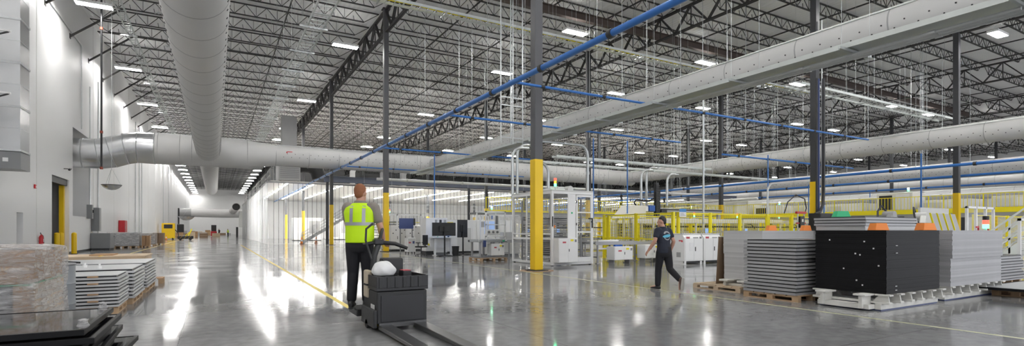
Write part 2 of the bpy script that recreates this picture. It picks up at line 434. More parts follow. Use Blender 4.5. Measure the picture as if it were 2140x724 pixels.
bayname = ['between the left wall and the aisle columns', 'in the bay over the white machines', 'in the bay over the yellow fence', 'in the bay over the raised walkway', 'in the fifth bay from the left wall', 'in the sixth bay from the left wall', 'in the seventh bay from the left wall', 'in the bay along the far right wall']
JP = [joist_mesh(BX[i + 1] - BX[i], True) for i in range(8)]
JS = [joist_mesh(BX[i + 1] - BX[i], False) for i in range(8)]
JSM = [b.mesh('roof_joist', 'joist') for b in JS]
jl = []
for i in range(8):
    L = BX[i + 1] - BX[i]
    for j in range(-4, 72):
        y = 15.3 + 18.4 / 7 * (j + .5)
        if y > YF - 1 or (i > 0 and y > 128): continue
        pts = [(BX[i] + L * q / 12, y, 15.25) for q in range(13)]
        if seen(pts, 120, 110):
            jl.append((min(max(proj(*p)[2], 1) for p in pts if proj(*p)[2] > .5), i, y))
jl.sort()
rest = MB()
for n_, (dd, i, y) in enumerate(jl):
    lab, gp = f'dark open-web steel roof joist {bayname[i]}', f'roof joists {bayname[i]}'
    if n_ < 100:
        t = thing('roof_joist', lab, 'joist', (BX[i], y, 0), 0, gp)
        for nm, me in zip(('top_chord', 'bottom_chord', 'web'), JP[i]): linked(nm, me, t)
    elif n_ < 298:
        o = bpy.data.objects.new('roof_joist', JSM[i]); COL.objects.link(o); o.location = (BX[i], y, 0); tag(o, lab, 'joist', gp)
    else:
        b = JS[i]; o = len(rest.v)
        rest.v += [(p[0] + BX[i], p[1] + y, p[2]) for p in b.v]; rest.f += [tuple(o + q for q in f) for f in b.f]; rest.m += b.m
if rest.v: tag(rest.build('roof_joist', 'joist'), 'farthest dark roof joists deep in the hall', 'joists', None, 'stuff')
# bridging bars along the bays
for i in range(8):
    L = BX[i + 1] - BX[i]; fr = (.35, .67) if i == 0 else (.25, .5, .75)
    for q in fr:
        x = BX[i] + L * q
        o = MB().box(-.03, .03, 0, (190 if i == 0 else 112), 15.16, 15.24).build('bridging_bar', 'joist', None, (x, 12, 0))
        tag(o, f'long thin dark bridging bar under the joists {bayname[i]}', 'bridging bar', f'bridging bars {bayname[i]}')
# kicker braces from the left wall up to every second joist
for k in range(0, 14):
    y = 15.3 + 18.4 / 7 * (2 * k + 5.5)
    o = MB().bar((.02, 0, 13.1), (2.6, 0, 15.3), .1, .1).box(0, .03, -.12, .12, 12.95, 13.25).build('wall_brace', 'joist', None, (WX, y + .09, 0))
    tag(o, 'dark diagonal brace from the left wall up to a roof joist', 'brace', 'wall braces')
# brown drag beam across the bays
b = MB()
b.box(0, 66, -.16, .16, 14.98, 15.03).box(0, 66, -.16, .16, 14.55, 14.6).box(0, 66, -.025, .025, 14.6, 14.98)
tag(b.build('steel_beam', 'rust', None, (9.9, 26.2, 0)), 'long dark brown steel beam crossing under the joists over the machines', 'beam')
# ============================================================ LIGHTS
def high_bay():
    t = thing('high_bay_light', 'x', 'light', (0, 0, 0), 0, 'high-bay lights')
    MB().box(-.83, .83, -.29, .29, -.05, .1).box(-.3, .3, -.1, .1, .1, .15).build('housing', 'white', t, bevel=.01)
    MB().box(-.8, .8, -.26, -.01, -.062, -.05).box(-.8, .8, .01, .26, -.062, -.05).build('lens', 'lamp', t)
    MB().box(-.7, .7, -.19, -.12, .1, .12).box(-.7, .7, .12, .19, .1, .12).build('added_uplight_strip', 'added_uplight', t)  # invented upward-glowing strips, added to brighten the roof deck
    MB().cyl((-.5, 0, .1), (-.5, 0, 2.2), .006, n=5).cyl((.5, 0, .1), (.5, 0, 2.2), .006, n=5).build('hanging_wire', 'galv', t)
    return t
LX = [-5.8, 7.6, 19.6, 31.5, 43.0, 59.0, 66.5, 82, 98, 114]
ln = ['along the white left wall', 'between the aisle duct and the aisle columns', 'over the white machines', 'right of the machines', 'over the raised walkway', 'behind the walkway', 'second behind the walkway', 'third behind the walkway', 'fourth behind the walkway', 'nearest the far right wall']
LY = [-22, -10, 3.0, 13.4, 26.4, 36.3, 49.3, 62.3, 75.5] + [75.5 + 8.5 * k for k in range(1, 16)]
LY2 = [-22, -10, 3.0, 13.4, 26.4, 36.0, 53.0, 69.0] + [78 + 8.5 * k for k in range(0, 15)]
hb = high_bay(); first = True
for i, x in enumerate(LX):
    for k, y in enumerate(LY2 if i in (1, 2) else LY):
        if i > 1 and y > 80: continue
        if i > 6 and y < 0: continue
        lab = f'white linear ceiling light, {ORD[k]} of the row {ln[i]}'
        if first: o = hb; first = False; o.location = (x, y, 13.85); o['label'] = lab
        else: o = dup(hb, (x, y, 13.85), None, lab)

# ============================================================ DUCTS
def ring_pts(c, r, axis, n=28):
    if axis == 'y': return [(c[0] + r * cos(2 * pi * k / n), c[1], c[2] + r * sin(2 * pi * k / n)) for k in range(n)]
    return [(c[0], c[1] + r * cos(2 * pi * k / n), c[2] + r * sin(2 * pi * k / n)) for k in range(n)]
def fabric_duct(label, axis, c0, c1, r, seam=2.4, holes=True, end=True, name='air_duct'):
    t = thing(name, label, 'duct', c0, 0, None)
    L = (Vector(c1) - Vector(c0)).length; ax = 1 if axis == 'y' else 0
    sg = 1 if c1[ax] > c0[ax] else -1
    def P(s_, a, rr):                      # point at length s_, angle a, radius rr
        if axis == 'y': return (rr * cos(a), sg * s_, rr * sin(a))
        return (sg * s_, rr * cos(a), rr * sin(a))
    n = 32; rs = []; k = 0; s_ = 0.0
    stations = []
    while s_ < L - .01:
        stations += [(s_, r * .992), (min(s_ + seam * .25, L), r * 1.004), (min(s_ + seam * .75, L), r * 1.004)]; s_ += seam
    stations.append((L, r * .992))
    mb = MB().rings([[P(a, 2 * pi * q / n, rr) for q in range(n)] for a, rr in stations])
    mb.build('sleeve', 'fabric', t, smooth=True)
    s_ = seam
    while s_ < L - .2:
        MB().rings([[P(s_ - .02, 2 * pi * q / n, r * .995) for q in range(n)], [P(s_, 2 * pi * q / n, r * 1.006) for q in range(n)], [P(s_ + .02, 2 * pi * q / n, r * .995) for q in range(n)]], 0, False).build('seam', 'mid_grey', t, smooth=True); s_ += seam
    if holes:
        hm = MB(); s_ = .4
        while s_ < min(L, 75):
            for a in ((-.12, -.42) if axis == 'y' else (-.35,)):
                for side in (0, 1):
                    ang = a if side == 0 else pi - a
                    c = Vector(P(s_ + (.25 if a < -.3 else 0), ang, r * 1.004)); o_ = Vector(P(s_ + (.25 if a < -.3 else 0), ang, r * 1.02))
                    hm.cyl(c, o_, r * .04, n=8)
            s_ += .55
        hm.build('nozzle_row', 'black', t)
    rl = MB()
    for a in (.75, pi - .75):
        rl.bar(P(0, a, r * 1.03), P(L, a, r * 1.03), .03)
    rl.build('hanging_rail', 'galv', t)
    return t, P
# A: along the aisle, near camera to the cross duct, and on beyond it
fabric_duct('huge grey fabric air duct hanging lengthwise over the aisle near the camera', 'y', (-.43, 3.0, 6.95), (-.43, 41.75, 6.95), .74, 1.55)
fabric_duct('grey fabric duct continuing down the aisle beyond the big cross duct', 'y', (-.45, 43.55, 7.1), (-.45, 84, 7.1), .72, 1.55, False)
# B: cross duct
YBd = 42.65
t = thing('air_duct', 'wide fabric cross duct coming out of the left wall on silver metal elbows', 'duct', (-3.6, YBd, 6.95))
n = 32
def rg(x, z, r, sk=0.0): return [(x + sk * r * sin(2 * pi * q / n), r * cos(2 * pi * q / n), z + r * sin(2 * pi * q / n)) for q in range(n)]
MB().rings([rg(0, 0, 1.04), rg(1.5, .01, 1.05), rg(3, 0, 1.03), rg(5.6, 0, 1.04), rg(7.4, .05, .78), rg(7.6, .05, .77)], 0, False).build('sleeve', 'fabric', t, smooth=True)
MB().rings([rg(7.6, .05, .765)] + [rg(7.6 + 2.2 * k, .05, .77 + .006 * (k % 2)) for k in range(1, 17)]).build('narrow_sleeve', 'fabric', t, smooth=True)
me = MB()
me.rings([rg(-4.6, -.6, .95), rg(-3.75, -.6, .95)], 0, False)
me.rings([rg(-3.75, -.6, .95), rg(-2.95, -.58, .96, -.18), rg(-2.3, -.42, .97, -.3), rg(-1.55, -.14, 1.0, -.18), rg(-.9, 0, 1.03), rg(0.05, 0, 1.055)], 0, False)
me.build('metal_elbow', 'galv_sheet', t, smooth=True)
for x, z, r, sk in ((-3.75, -.6, .97, 0), (-2.95, -.58, .98, -.18), (-2.3, -.42, .99, -.3), (-1.55, -.14, 1.02, -.18), (-.9, 0, 1.045, 0), (0.05, 0, 1.07, 0)):
    MB().rings([rg(x - .03, z, r - .02, sk), rg(x, z, r + .008, sk), rg(x + .03, z, r - .02, sk)], 0, False).build('seam', 'galv', t, smooth=True)
for x, r in ((.25, 1.05), (1.5, 1.055), (2.2, 1.05), (5.6, 1.05), (7.5, .785)) + tuple((7.6 + 2.2 * k, .785) for k in range(1, 16)):
    MB().rings([rg(x - .02, .02, r - .01), rg(x, .02, r + .004), rg(x + .02, .02, r - .01)], 0, False).build('seam', 'mid_grey', t, smooth=True)
hm = MB()
for k in range(56):
    x = 8 + .55 * k
    for a in (.3, .62):
        c = (x + (.25 if a > .5 else 0), -cos(a - .5) * .775, .05 + sin(a - .5) * .775); hm.cyl(c, (c[0], c[1] * 1.02, c[2]), .028, n=7)
hm.build('nozzle_row', 'black', t)
MB().bar((0.1, -.12, 1.06), (6, -.12, 1.06), .03).bar((7.6, -.1, .85), (40, -.1, .85), .03).build('hanging_rail', 'galv', t)
# red mark on the cross duct
MB().box(8.25, 8.6, -.775, -.745, .28, .33).box(8.18, 8.27, -.775, -.74, .2, .3).build('red_mark', 'red', t)
# E F G H: branches running towards the camera on the right
fabric_duct('grey fabric air duct with black nozzles over the white machines', 'y', (16.3, 2.0, 7.05), (16.3, 41.85, 7.05), .53, 2.6)
fabric_duct('second fabric air duct with nozzles, past the yellow fence', 'y', (38.4, 2.0, 7.05), (38.4, 41.8, 7.05), .62, 2.6)
fabric_duct('third fabric air duct with nozzles, behind the raised walkway', 'y', (60.5, 6.0, 7.05), (60.5, 56.4, 7.05), .75, 2.6)
fabric_duct('fourth fabric air duct, far behind the raised walkway', 'y', (84, 8.0, 7.6), (84, 80, 7.6), .9, 2.6, False)
fabric_duct('lower fabric duct behind the walkway near the far right columns', 'y', (70, 10, 5.3), (70, 57, 5.3), .6, 2.6, False)
# far cross duct at the end of the aisle
t = thing('air_duct', 'far silver grey cross duct near the end wall of the aisle', 'duct', (-7.5, 146, 5.6))
MB().rings([rg(0, 0, 1.0), rg(3, 0, 1.0), rg(9, -.08, 1.02), rg(22, 0, 1.0)]).build('sleeve', 'fabric', t, smooth=True)
MB().rings([rg(.05, 0, 1.03), rg(2.5, 0, 1.03)]).build('metal_collar', 'mid_grey', t, smooth=True)
t = thing('air_duct', 'short open-ended fabric duct branching off the far cross duct', 'duct', (3.7, 120, 6.2))
q = MB().rings([[(r * cos(2 * pi * k / 24), y, r * sin(2 * pi * k / 24)) for k in range(24)] for r, y in ((.72, .0), (.8, 0), (.8, 24.9))], 0, False)
q.build('sleeve', 'fabric', t, smooth=True)
MB().cyl((0, .6, 0), (0, .7, 0), .7, n=24).build('inner_damper', 'dark_grey', t)

# galvanised riser duct high on the left wall
t = thing('riser_duct', 'tall shiny galvanised rectangular duct high on the left wall', 'duct', (-7.58, 27.0, 0))
MB().box(.02, 1.0, 0, 1.15, 4.5, 16).build('shaft', 'galv_sheet', t)
for z in (4.5, 6.2, 7.9, 9.6, 11.3, 13.0, 14.7):
    MB().box(.0, 1.03, -.03, 1.18, z - .04, z + .04).build('flange', 'galv', t); MB().box(.0, 1.01, -.01, 1.16, z + .85, z + .87).build('sheet_seam', 'galv', t)
MB().box(.02, 1.02, -.02, 1.17, 3.78, 4.44).build('end_box', 'grey', t)
MB().box(.5, .66, -.03, -.018, 4.05, 4.2).build('tag_label', 'paper', t)
for z in (6.35, 8.6):
    s_ = thing('wall_bracket', f'white angled bracket arm beside the riser duct, {"upper" if z > 8 else "lower"} one', 'bracket', (-7.6, 25.4, z))
    MB().box(0, 1.15, -.05, .05, .0, .06).build('arm', 'white', s_)
    MB().bar((.05, 0, -.5), (1.1, 0, 0), .05).build('strut', 'dark_grey', s_)
    MB().box(0, .03, -.1, .1, -.6, .1).build('wall_plate', 'grey', s_)

# ============================================================ TRAYS AND PIPES
def ladder_bed(_, L, ax, w, m, parent):
    b = MB(); ys = [0.0]; k = .15
    while k < L - .1: ys += [k, k + .03]; k += .4
    ys.append(L)
    P = (lambda a, c: (a, c, .03)) if ax == 'y' else (lambda a, c: (c, a, .03))
    for y in ys: b.v += [P(-w + .005, y), P(-w + .05, y), P(w - .05, y), P(w - .005, y)]
    for i in range(len(ys) - 1):
        o = i * 4
        b.f += [(o, o + 1, o + 5, o + 4), (o + 2, o + 3, o + 7, o + 6)]; b.m += [0, 0]
        if i % 2: b.f.append((o + 1, o + 2, o + 6, o + 5)); b.m.append(0)
    o = b.build('ladder_bed', m, parent); s_ = o.modifiers.new('solid', 'SOLIDIFY'); s_.thickness = .025; s_.offset = 0
def tray_y(label, x0, x1, z, y0, y1, ladder=False, sp=3.0, m='tray', top=15.2):
    t = thing('cable_tray', label, 'cable tray', ((x0 + x1) / 2, y0, z)); w = (x1 - x0) / 2; L = y1 - y0
    MB().box(-w, -w + .03, 0, L, 0, .13).box(w - .03, w, 0, L, 0, .13).build('side_rail', m, t)
    b = MB()
    if ladder:
        ladder_bed([(-w, w)], L, 'y', w, m, t)
    else:
        b.box(-w + .03, w - .03, 0, L, .015, .035).build('pan', m, t)
    k = 1.0; i = 0
    while k < L:
        s_ = MB().box(-w - .3, w + .12, k, k + .06, -.07, -.005)
        for q in range(5): s_.box(w - .75 + q * .16, w - .67 + q * .16, k - .02, k + .08, -.1, -.07)
        s_.build('strut', 'galv', t)
        MB().cyl((-w - .2, k + .03, -.06), (-w - .2, k + .03, top - z), .006, n=5).cyl((w + .08, k + .03, -.06), (w + .08, k + .03, top - z), .006, n=5).build('hanger_rod', 'galv', t)
        k += sp
    return t
tray_y('wide galvanised cable tray hung below the fabric duct over the machines', 13.8, 14.85, 6.0, 3.0, 41, False, 3.2)
tray_y('ladder cable tray hung high over the right half of the aisle', 3.35, 4.05, 10.0, 12, 56, True, 3.4)
tray_y('narrow ladder cable tray hung high beside the left wall', -4.65, -4.25, 13.3, 26, 110, True, 6)
tray_y('galvanised cable tray left of the aisle duct under the joists', -2.55, -2.2, 13.6, 22, 80, True, 6)
def tray_x(label, y0, y1, z, x0, x1, ladder=True, sp=3.0, cable=None, top=15.2):
    t = thing('cable_tray', label, 'cable tray', (x0, (y0 + y1) / 2, z)); w = (y1 - y0) / 2; L = x1 - x0
    MB().box(0, L, -w, -w + .03, 0, .13).box(0, L, w - .03, w, 0, .13).build('side_rail', 'tray', t)
    ladder_bed(None, L, 'x', w, 'tray', t)
    if cable:
        c = MB().tube([(q, -.05 + .04 * sin(q * 1.7), .09 + .01 * sin(q * 3)) for q in [L * i / 60 for i in range(61)]], .035, 6); c.build('cable', cable, t)
    k = 1.0
    while k < L:
        MB().box(k, k + .06, -w - .1, w + .1, -.06, -.005).build('strut', 'galv', t)
        MB().cyl((k + .03, -w - .06, -.06), (k + .03, -w - .06, top - z), .006, n=5).cyl((k + .03, w + .06, -.06), (k + .03, w + .06, top - z), .006, n=5).build('hanger_rod', 'galv', t)
        k += sp
    return t
tray_x('high ladder tray carrying a yellow cable across the aisle columns', 23.5, 24.1, 12.0, 5.5, 40, True, 3.2, 'fence_yellow')
tray_x('wide grey tray at mid height between the second and third column rows', 16.0, 16.9, 9.0, 26.4, 44, True, 3.0)
tray_x('galvanised tray at pipe height behind the tall yellow column', 30.2, 30.8, 6.1, 17.0, 46, True, 3.0)
tray_x('galvanised tray crossing behind the white mesh cell', 24.6, 25.1, 5.6, 16.95, 30, True, 3.2)
def pipe(name, label, pts, r, m, clamps=None, cm='dark_grey', cat='pipe', group=None, n=10):
    o0 = Vector(pts[0])
    t = thing(name, label, cat, tuple(o0), 0, group)
    MB().tube([Vector(p) - o0 for p in pts], r, n).build('run', m, t, smooth=True)
    if clamps:
        for i in range(len(pts) - 1):
            a, b = Vector(pts[i]) - o0, Vector(pts[i + 1]) - o0; L = (b - a).length; d_ = (b - a) / L; k = clamps * .5
            while k < L:
                c = a + d_ * k; MB().cyl(c - d_ * .07, c + d_ * .07, r * 1.35, n=10).build('coupling', cm, t, smooth=True); k += clamps
    return t
BP = 6.1
pipe('air_pipe', 'thick blue compressed air pipe running along the aisle past the tall yellow column', [(8.2, 2.0, BP), (8.2, 57.4, BP)], .085, 'pipe_blue', 3.05)
pipe('air_pipe', 'blue air pipe continuing inside the clear curtain enclosure', [(8.2, 58.4, BP - .1), (8.2, 92, BP - .1)], .085, 'pipe_blue', 3.05)
for i, (y, x1, lab) in enumerate(((14.6, 30.0, 'nearest'), (20.1, 22, 'second'), (30.0, 19.5, 'third'), (40.0, 24, 'farthest'))):
    pipe('air_pipe', f'thin blue branch pipe crossing over the machines, {lab} of four', [(8.2, y, BP + .1), (x1, y, BP + .1)], .045, 'pipe_blue', 2.6, cat='pipe', group='blue branch pipes')
pipe('air_pipe', 'blue air pipe above the yellow fence running to the right edge', [(35.5, 6, 5.0), (35.5, 70, 5.0)], .085, 'pipe_blue', 4)
pipe('air_pipe', 'blue air pipe above the raised walkway railing', [(44.0, 6, 5.1), (44.0, 76, 5.1)], .085, 'pipe_blue', 4)
pipe('air_pipe', 'blue air pipe far behind the walkway', [(55.0, 8, 5.2), (55.0, 80, 5.2)], .085, 'pipe_blue', 4)
pipe('air_pipe', 'blue crossing pipe by the piped column above the fence', [(27.2, 21.5, 6.1), (42, 21.5, 6.1)], .06, 'pipe_blue', 3)
# vertical blue drops
for i, (u, v, z0, z1) in enumerate(((1605, 470, 1.6, 6.1), (1722, 470, 1.5, 6.0), (1925, 470, 1.2, 6.6), (908, 480, 1.5, 6.1), (1311, 440, 2.3, 6.2), (1240, 455, 2.0, 6.0), (1690, 465, 1.6, 5.0), (1818, 465, 1.6, 5.0))):
    Y_ = (20.3, 18.6, 16.9, 30.3, 21.2, 20.6, 24, 26)[i]
    p = onY(u, v, Y_)
    pipe('drop_pipe', f'vertical blue air drop, number {i + 1} counted along the machine lines' if False else
         ('slim blue air drop left of the tall robot gantry', 'blue air drop beside the piped column', 'blue air drop left of the third row yellow column', 'blue air drop above the black monitors', 'slim blue air drop over the yellow fence corner', 'slim blue air drop right of the white mesh cell', 'slim blue air drop over the grey panel stacks', 'slim blue air drop above the green cap')[i],
         [(p[0], Y_, z0), (p[0], Y_, z1)], .035 if i != 2 else .05, 'pipe_blue', None, cat='pipe', group='blue air drops')
# white header pipes
pipe('header_pipe', 'white horizontal header pipe in front of the clear curtain beam', [(13.5, 50, 6.35), (60, 50, 6.35)], .14, 'white', 6, 'offwhite')
pipe('header_pipe', 'white header pipe crossing behind the walkway', [(47, 33, 4.6), (47, 56.5, 4.6)], .12, 'white', 6, 'offwhite')
pipe('header_pipe', 'second white header pipe high behind the yellow railing', [(50, 10, 4.2), (50, 56.5, 4.2)], .1, 'white', 6, 'offwhite')
for i in range(3):
    pipe('conduit', f'silver conduit in the bundle under the tray, {ORD[i]} of three', [(14.0 + .17 * i, 4, 5.85), (14.0 + .17 * i, 9.0, 5.85), (14.0 + .17 * i, 40, 5.85)], .04, 'galv', 3, 'galv', 'conduit', 'conduits under the wide tray', 8)
# goosenecks rising out of machines
def goose(u, v, Y_, z1, reach, label, r=.07):
    p = onY(u, v, Y_); x = p[0]; z0 = max(p[2], .5)
    pts = [(x, Y_, z0), (x, Y_, z1 - .5)] + [(x + .5 * (1 - cos(a)) * (1 if reach > 0 else -1), Y_, z1 - .5 + .5 * sin(a)) for a in (.4, .8, 1.2, pi / 2)] + [(x + reach, Y_, z1)]
    pipe('conduit_drop', label, pts, r, 'galv', 1.8, 'galv', 'conduit', 'bent conduit drops', 8)
goose(1228, 400, 20.6, 5.6, -3.4, 'silver conduit bent over towards the tray right of the white mesh cell')
goose(1071, 420, 21.4, 5.35, .9, 'left one of two silver conduits rising behind the white mesh cell')
goose(1081, 420, 21.9, 5.6, .9, 'right one of two silver conduits rising behind the white mesh cell')
goose(1146, 400, 20.5, 4.6, -.9, 'silver conduit dropping onto the white mesh cell')
goose(1340, 430, 23, 5.0, .9, 'silver conduit dropping to the yellow cage, left of a pair')
goose(1351, 430, 23.3, 5.2, .9, 'silver conduit dropping to the yellow cage, right of a pair')
goose(1394, 430, 24, 5.0, 1.0, 'silver conduit behind the walking person')
goose(1470, 470, 17.6, 9.5, .8, 'tall thin silver conduit standing behind the white cabinets', .05)
goose(1604, 470, 18.0, 4.0, .8, 'silver post conduit rising over the tall grey panel stack', .05)
# black hose and dome mirrors by the left wall
p = onX(211, 60, -5.5)
t = thing('hanging_hose', 'long black vertical hose with orange couplings hanging from the roof', 'hose', (-5.63, 37.3, 0))
MB().cyl((0, 0, 4.95), (0, 0, 15.2), .05, n=10).build('hose', 'black', t, smooth=True)
M['rust_red'] = mat('rust_red_paint', (.3, .06, .035), .5, 0, .1, 5)
for z in (4.95, 7.0, 12.9): MB().cyl((0, 0, z - .07), (0, 0, z + .07), .075, n=10).build('coupling', 'rust_red', t, smooth=True)
def dome(loc, label, r=.5):
    t = thing('dome_mirror', label, 'dome mirror', loc)
    MB().lathe([(.01, -.3 * r / .5), (.2 * r / .5, -.27 * r / .5), (.36 * r / .5, -.18 * r / .5), (.46 * r / .5, -.08 * r / .5), (r, 0), (r * .97, .02), (.01, .03)], n=24).build('dome', 'galv_sheet', t, smooth=True)
    MB().lathe([(r, -.015), (r + .015, 0), (r, .02), (r - .02, 0)], n=24).build('rim', 'dark_grey', t)
    w = MB()
    for a in (0, 2.1, 4.2): w.bar((r * .9 * cos(a), r * .9 * sin(a), 0), (0, 0, 1.0), .012)
    w.bar((0, 0, 1.0), (0, 0, 15.2 - loc[2]), .015).build('hanging_wire', 'galv', t)
dome((-5.36, 38.7, 4.1), 'shiny half-dome safety mirror hanging by wires below the silver elbow')
dome((-5.0, 122, 4.2), 'small far dome mirror hanging near the far cross duct', 1.4)
# wall conduits
for i, (u, va, vb) in enumerate(((205, 250, 500), (283, 330, 505), (291, 330, 505), (296, 330, 505), (341, 340, 500), (352, 340, 498))):
    a = onX(u, va, WX + .06); 
    o = MB().cyl((0, 0, .3), (0, 0, 13.2 if i else 12.4), .045, n=8).build('wall_conduit', 'galv', None, (WX + .07, a[1], 0), smooth=True)
    tag(o, ('vertical conduit on the left wall above the electrical boxes', 'vertical conduit on the left wall behind the wrapped grey crate, left of three', 'vertical conduit on the left wall behind the wrapped grey crate, middle of three', 'vertical conduit on the left wall behind the wrapped grey crate, right of three', 'vertical pipe on the left wall near the yellow machine', 'second vertical pipe on the left wall near the yellow machine')[i], 'conduit', 'wall conduits')
o = MB().tube([(0, 0, 13.4), (0, 9, 13.4), (0, 9.2, 13.3), (0, 9.25, 13.0), (0, 9.25, 8)], .03, 8).build('wall_conduit', 'galv', None, (WX + .05, 34, 0), smooth=True)
tag(o, 'white conduit running along the top of the left wall under the joists', 'conduit')
o = MB().cyl((0, 0, 0), (0, 0, 6.6), .16, n=12).build('wall_conduit', 'dark_grey', None, (WX + .2, 143.5, 0), smooth=True); tag(o, 'dark downpipe on the far left wall under the far cross duct', 'conduit')
# thin hanger rods over the machine lines
hr = MB().cyl((0, 0, 0), (0, 0, 9.0), .014, n=5).mesh('hanger_rod', 'galv')
rnd = random.Random(3); cnt = 0
while cnt < 150:
    x = rnd.uniform(10.5, 56); y = 18 + 38 * rnd.random() ** 1.1
    u, v, d_ = proj(x, y, 9)
    if not (640 < u < 2100) or abs(x - 16.3) < .8 or abs(x - 38.4) < .9 or abs(y - 42.65) < 1.0 or abs(y - 26.2) < .3: continue
    o = bpy.data.objects.new('hanger_rod', hr); COL.objects.link(o); o.location = (x, y, 6.2 + rnd.choice((0, 0, -.6, .6)))
    o.scale = (1, 1, (15.2 - o.location.z) / 9.0)
    tag(o, 'thin galvanised rod hanging from the roof over the machine lines', 'hanger rod', 'thin hanger rods'); cnt += 1
# ladder-shaped hanger frames
for i, (u, v) in enumerate(((1057, 230), (1082, 230))):
    p = onY(u, v, 22.5)
    t = thing('hanging_support', ('left' if i == 0 else 'right') + ' tall galvanised hanger frame left of the tall yellow column', 'hanger frame', (p[0], 22.5, 0))
    MB().bar((-.28, 0, 5.7), (-.28, 0, 15.2), .05).bar((.28, 0, 5.7), (.28, 0, 15.2), .05).build('upright', 'galv', t)
    MB().bar((-.28, 0, 6.0), (.28, 0, 6.0), .06).bar((-.28, 0, 7.6), (.28, 0, 7.6), .05).bar((-.28, 0, 8.0), (.28, 0, 8.0), .05).build('crossbar', 'galv', t)
# ============================================================ PALLETS, STACKS
def pallet(loc, w, d, label, h=.13, group=None, m='wood'):      # w along X, d along Y, loc = corner
    t = thing('wooden_pallet', label, 'pallet', loc, 0, group)
    n = max(4, int(d / .2)); st = d / n
    for k in range(n): MB().box(0, w, k * st + .015, (k + 1) * st - .015, h - .022, h).build('deck_board', m, t)
    nx = max(2, int(round(w / .55))) + 1; ny = max(2, int(round(d / .6))) + 1
    for i in range(nx):
        x = (w - .1) * i / (nx - 1)
        MB().box(x, x + .1, .0, d, h - .042, h - .022).build('stringer', m, t)
        MB().box(x, x + .1, 0, d, 0, .02).build('bottom_board', m, t)
        for j in range(ny):
            y = (d - .13) * j / (ny - 1); MB().box(x, x + .1, y, y + .13, .02, h - .042).build('block', m, t)
    return t
def panel_stack(x0, x1, y0, y1, z0, n, step, tk, label, toplabel, group, frame, core, jit=.006, lip=0.0, inset=.03, seed=1, name='solar_module', offs=None, face=None):
    """n flat framed panels; each is its own thing: a frame and a laminate core"""
    rn = random.Random(seed); fr, co = MB(), MB()
    w, d = x1 - x0, y1 - y0
    e = .032
    fr.box(0, w, 0, e, 0, tk).box(0, w, d - e, d, 0, tk).box(0, e, e, d - e, 0, tk).box(w - e, w, e, d - e, 0, tk)
    fm = fr.mesh('frame', frame)
    co.box(inset, w - inset, inset, d - inset, tk * .35, step - .001 if step - tk > .005 else tk * .97)
    cm = co.mesh('laminate', core)
    out = []
    for k in range(n):
        t = bpy.data.objects.new(name, fm); COL.objects.link(t)
        ox, oy = (offs[k % len(offs)] if offs else (0, 0))
        t.location = (x0 + rn.uniform(-jit, jit) + ox, y0 + rn.uniform(-jit, jit) + oy, z0 + k * step)
        tag(t, toplabel if k == n - 1 else label, 'panel', group)
        linked('laminate', cm, t)
        out.append(t)
    return out
# ---- right: white racks
def rack(loc, w, d, label, nsup=6):
    t = thing('storage_rack', label, 'rack', loc)
    h = .29
    for y in (.0, d - .1): MB().box(0, w, y, y + .1, .02, .12).build('base_rail', 'dirty_white', t, bevel=.006)
    for i in range(nsup):
        x = .02 + (w - .14) * i / (nsup - 1)
        MB().box(x, x + .1, -.12, d + .12, .12, .16).build('cross_rail', 'dirty_white', t, bevel=.005)
        for y in (-.1, d + .1 - .02):
            s_ = MB(); sg = 1 if y < 0 else -1
            s_.prism([(x + .035, y, .16), (x + .035, y + sg * .26, .16), (x + .035, y + sg * .16, h - .025), (x + .035, y + sg * .02, h - .025)], (.03, 0, 0))
            s_.box(x - .015, x + .115, min(y - sg * .03, y + sg * .2), max(y - sg * .03, y + sg * .2), h - .025, h)
            s_.build('support', 'dirty_white', t)
    for x in (-.28, w - .2):
        for y in (.12, d - .3):
            MB().box(x + .02, x + .32, y + .06, y + .12, .04, h - .03).box(x, x + .34, y, y + .2, h - .03, h).build('end_support', 'dirty_white', t, bevel=.004)
    MB().box(-.2, .0, .1, d - .1, .03, .11).build('tine_guard', 'dirty_white', t)
    MB().box(.02, w - .02, .01, d - .01, 0, .02).build('foot_skid', 'navy', t)
    return t
rack((10.0, 4.66, 0), 2.12, 1.08, 'white steel rack carrying the tall black panel stack')
panel_stack(10.05, 12.02, 4.6, 5.82, .2905, 30, .037, .0365, 'black framed panel inside the tall black stack on the white rack', 'topmost black panel of the tall black stack on the white rack', 'black panels on the white rack', 'blackframe', 'core', .004, seed=2)
# little white and silver tags on the black stack
rn = random.Random(5)
for k, (a, z) in enumerate(((5.55, 1.22), (4.95, 1.2), (5.1, .98), (5.02, .96), (4.8, 1.08), (5.08, .5), (4.98, .42), (5.3, .7), (4.72, .78))):
    o = MB().box(-.006, 0, -.011 - .002 * (k % 3), .011, -.012, .014).build('corner_tag', 'paper', None, (10.043, a, z)); tag(o, 'small white plastic tag sticking out of the aisle side of the black stack', 'tag', 'white tags on the black stack')
for k, (a, z) in enumerate(((10.38, 1.13), (10.38, 1.0), (10.36, .42), (10.36, .35))):
    o = MB().box(-.03, .03, -.006, 0, -.006, .008).build('corner_tag', 'alu_light', None, (a, 4.593, z)); tag(o, 'thin silver tag on the long front side of the black stack', 'tag', 'silver tags on the black stack')
rack((12.56, 4.72, 0), 2.6, 1.05, 'white steel rack carrying the grey stack right of the black one', 7)
panel_stack(12.55, 15.0, 4.62, 5.75, .2905, 15, .037, .0365, 'grey framed panel low in the grey stack right of the black stack', 'grey panel at the step of the grey stack right of the black stack', 'grey panels right of the black stack', 'alu', 'cell', .005, seed=3)
panel_stack(12.57, 15.02, 4.6, 5.73, .2905 + .555, 15, .037, .0365, 'grey framed panel high in the grey stack right of the black stack', 'topmost grey panel right of the black stack', 'grey panels right of the black stack, upper half', 'alu', 'cell', .006, seed=4)
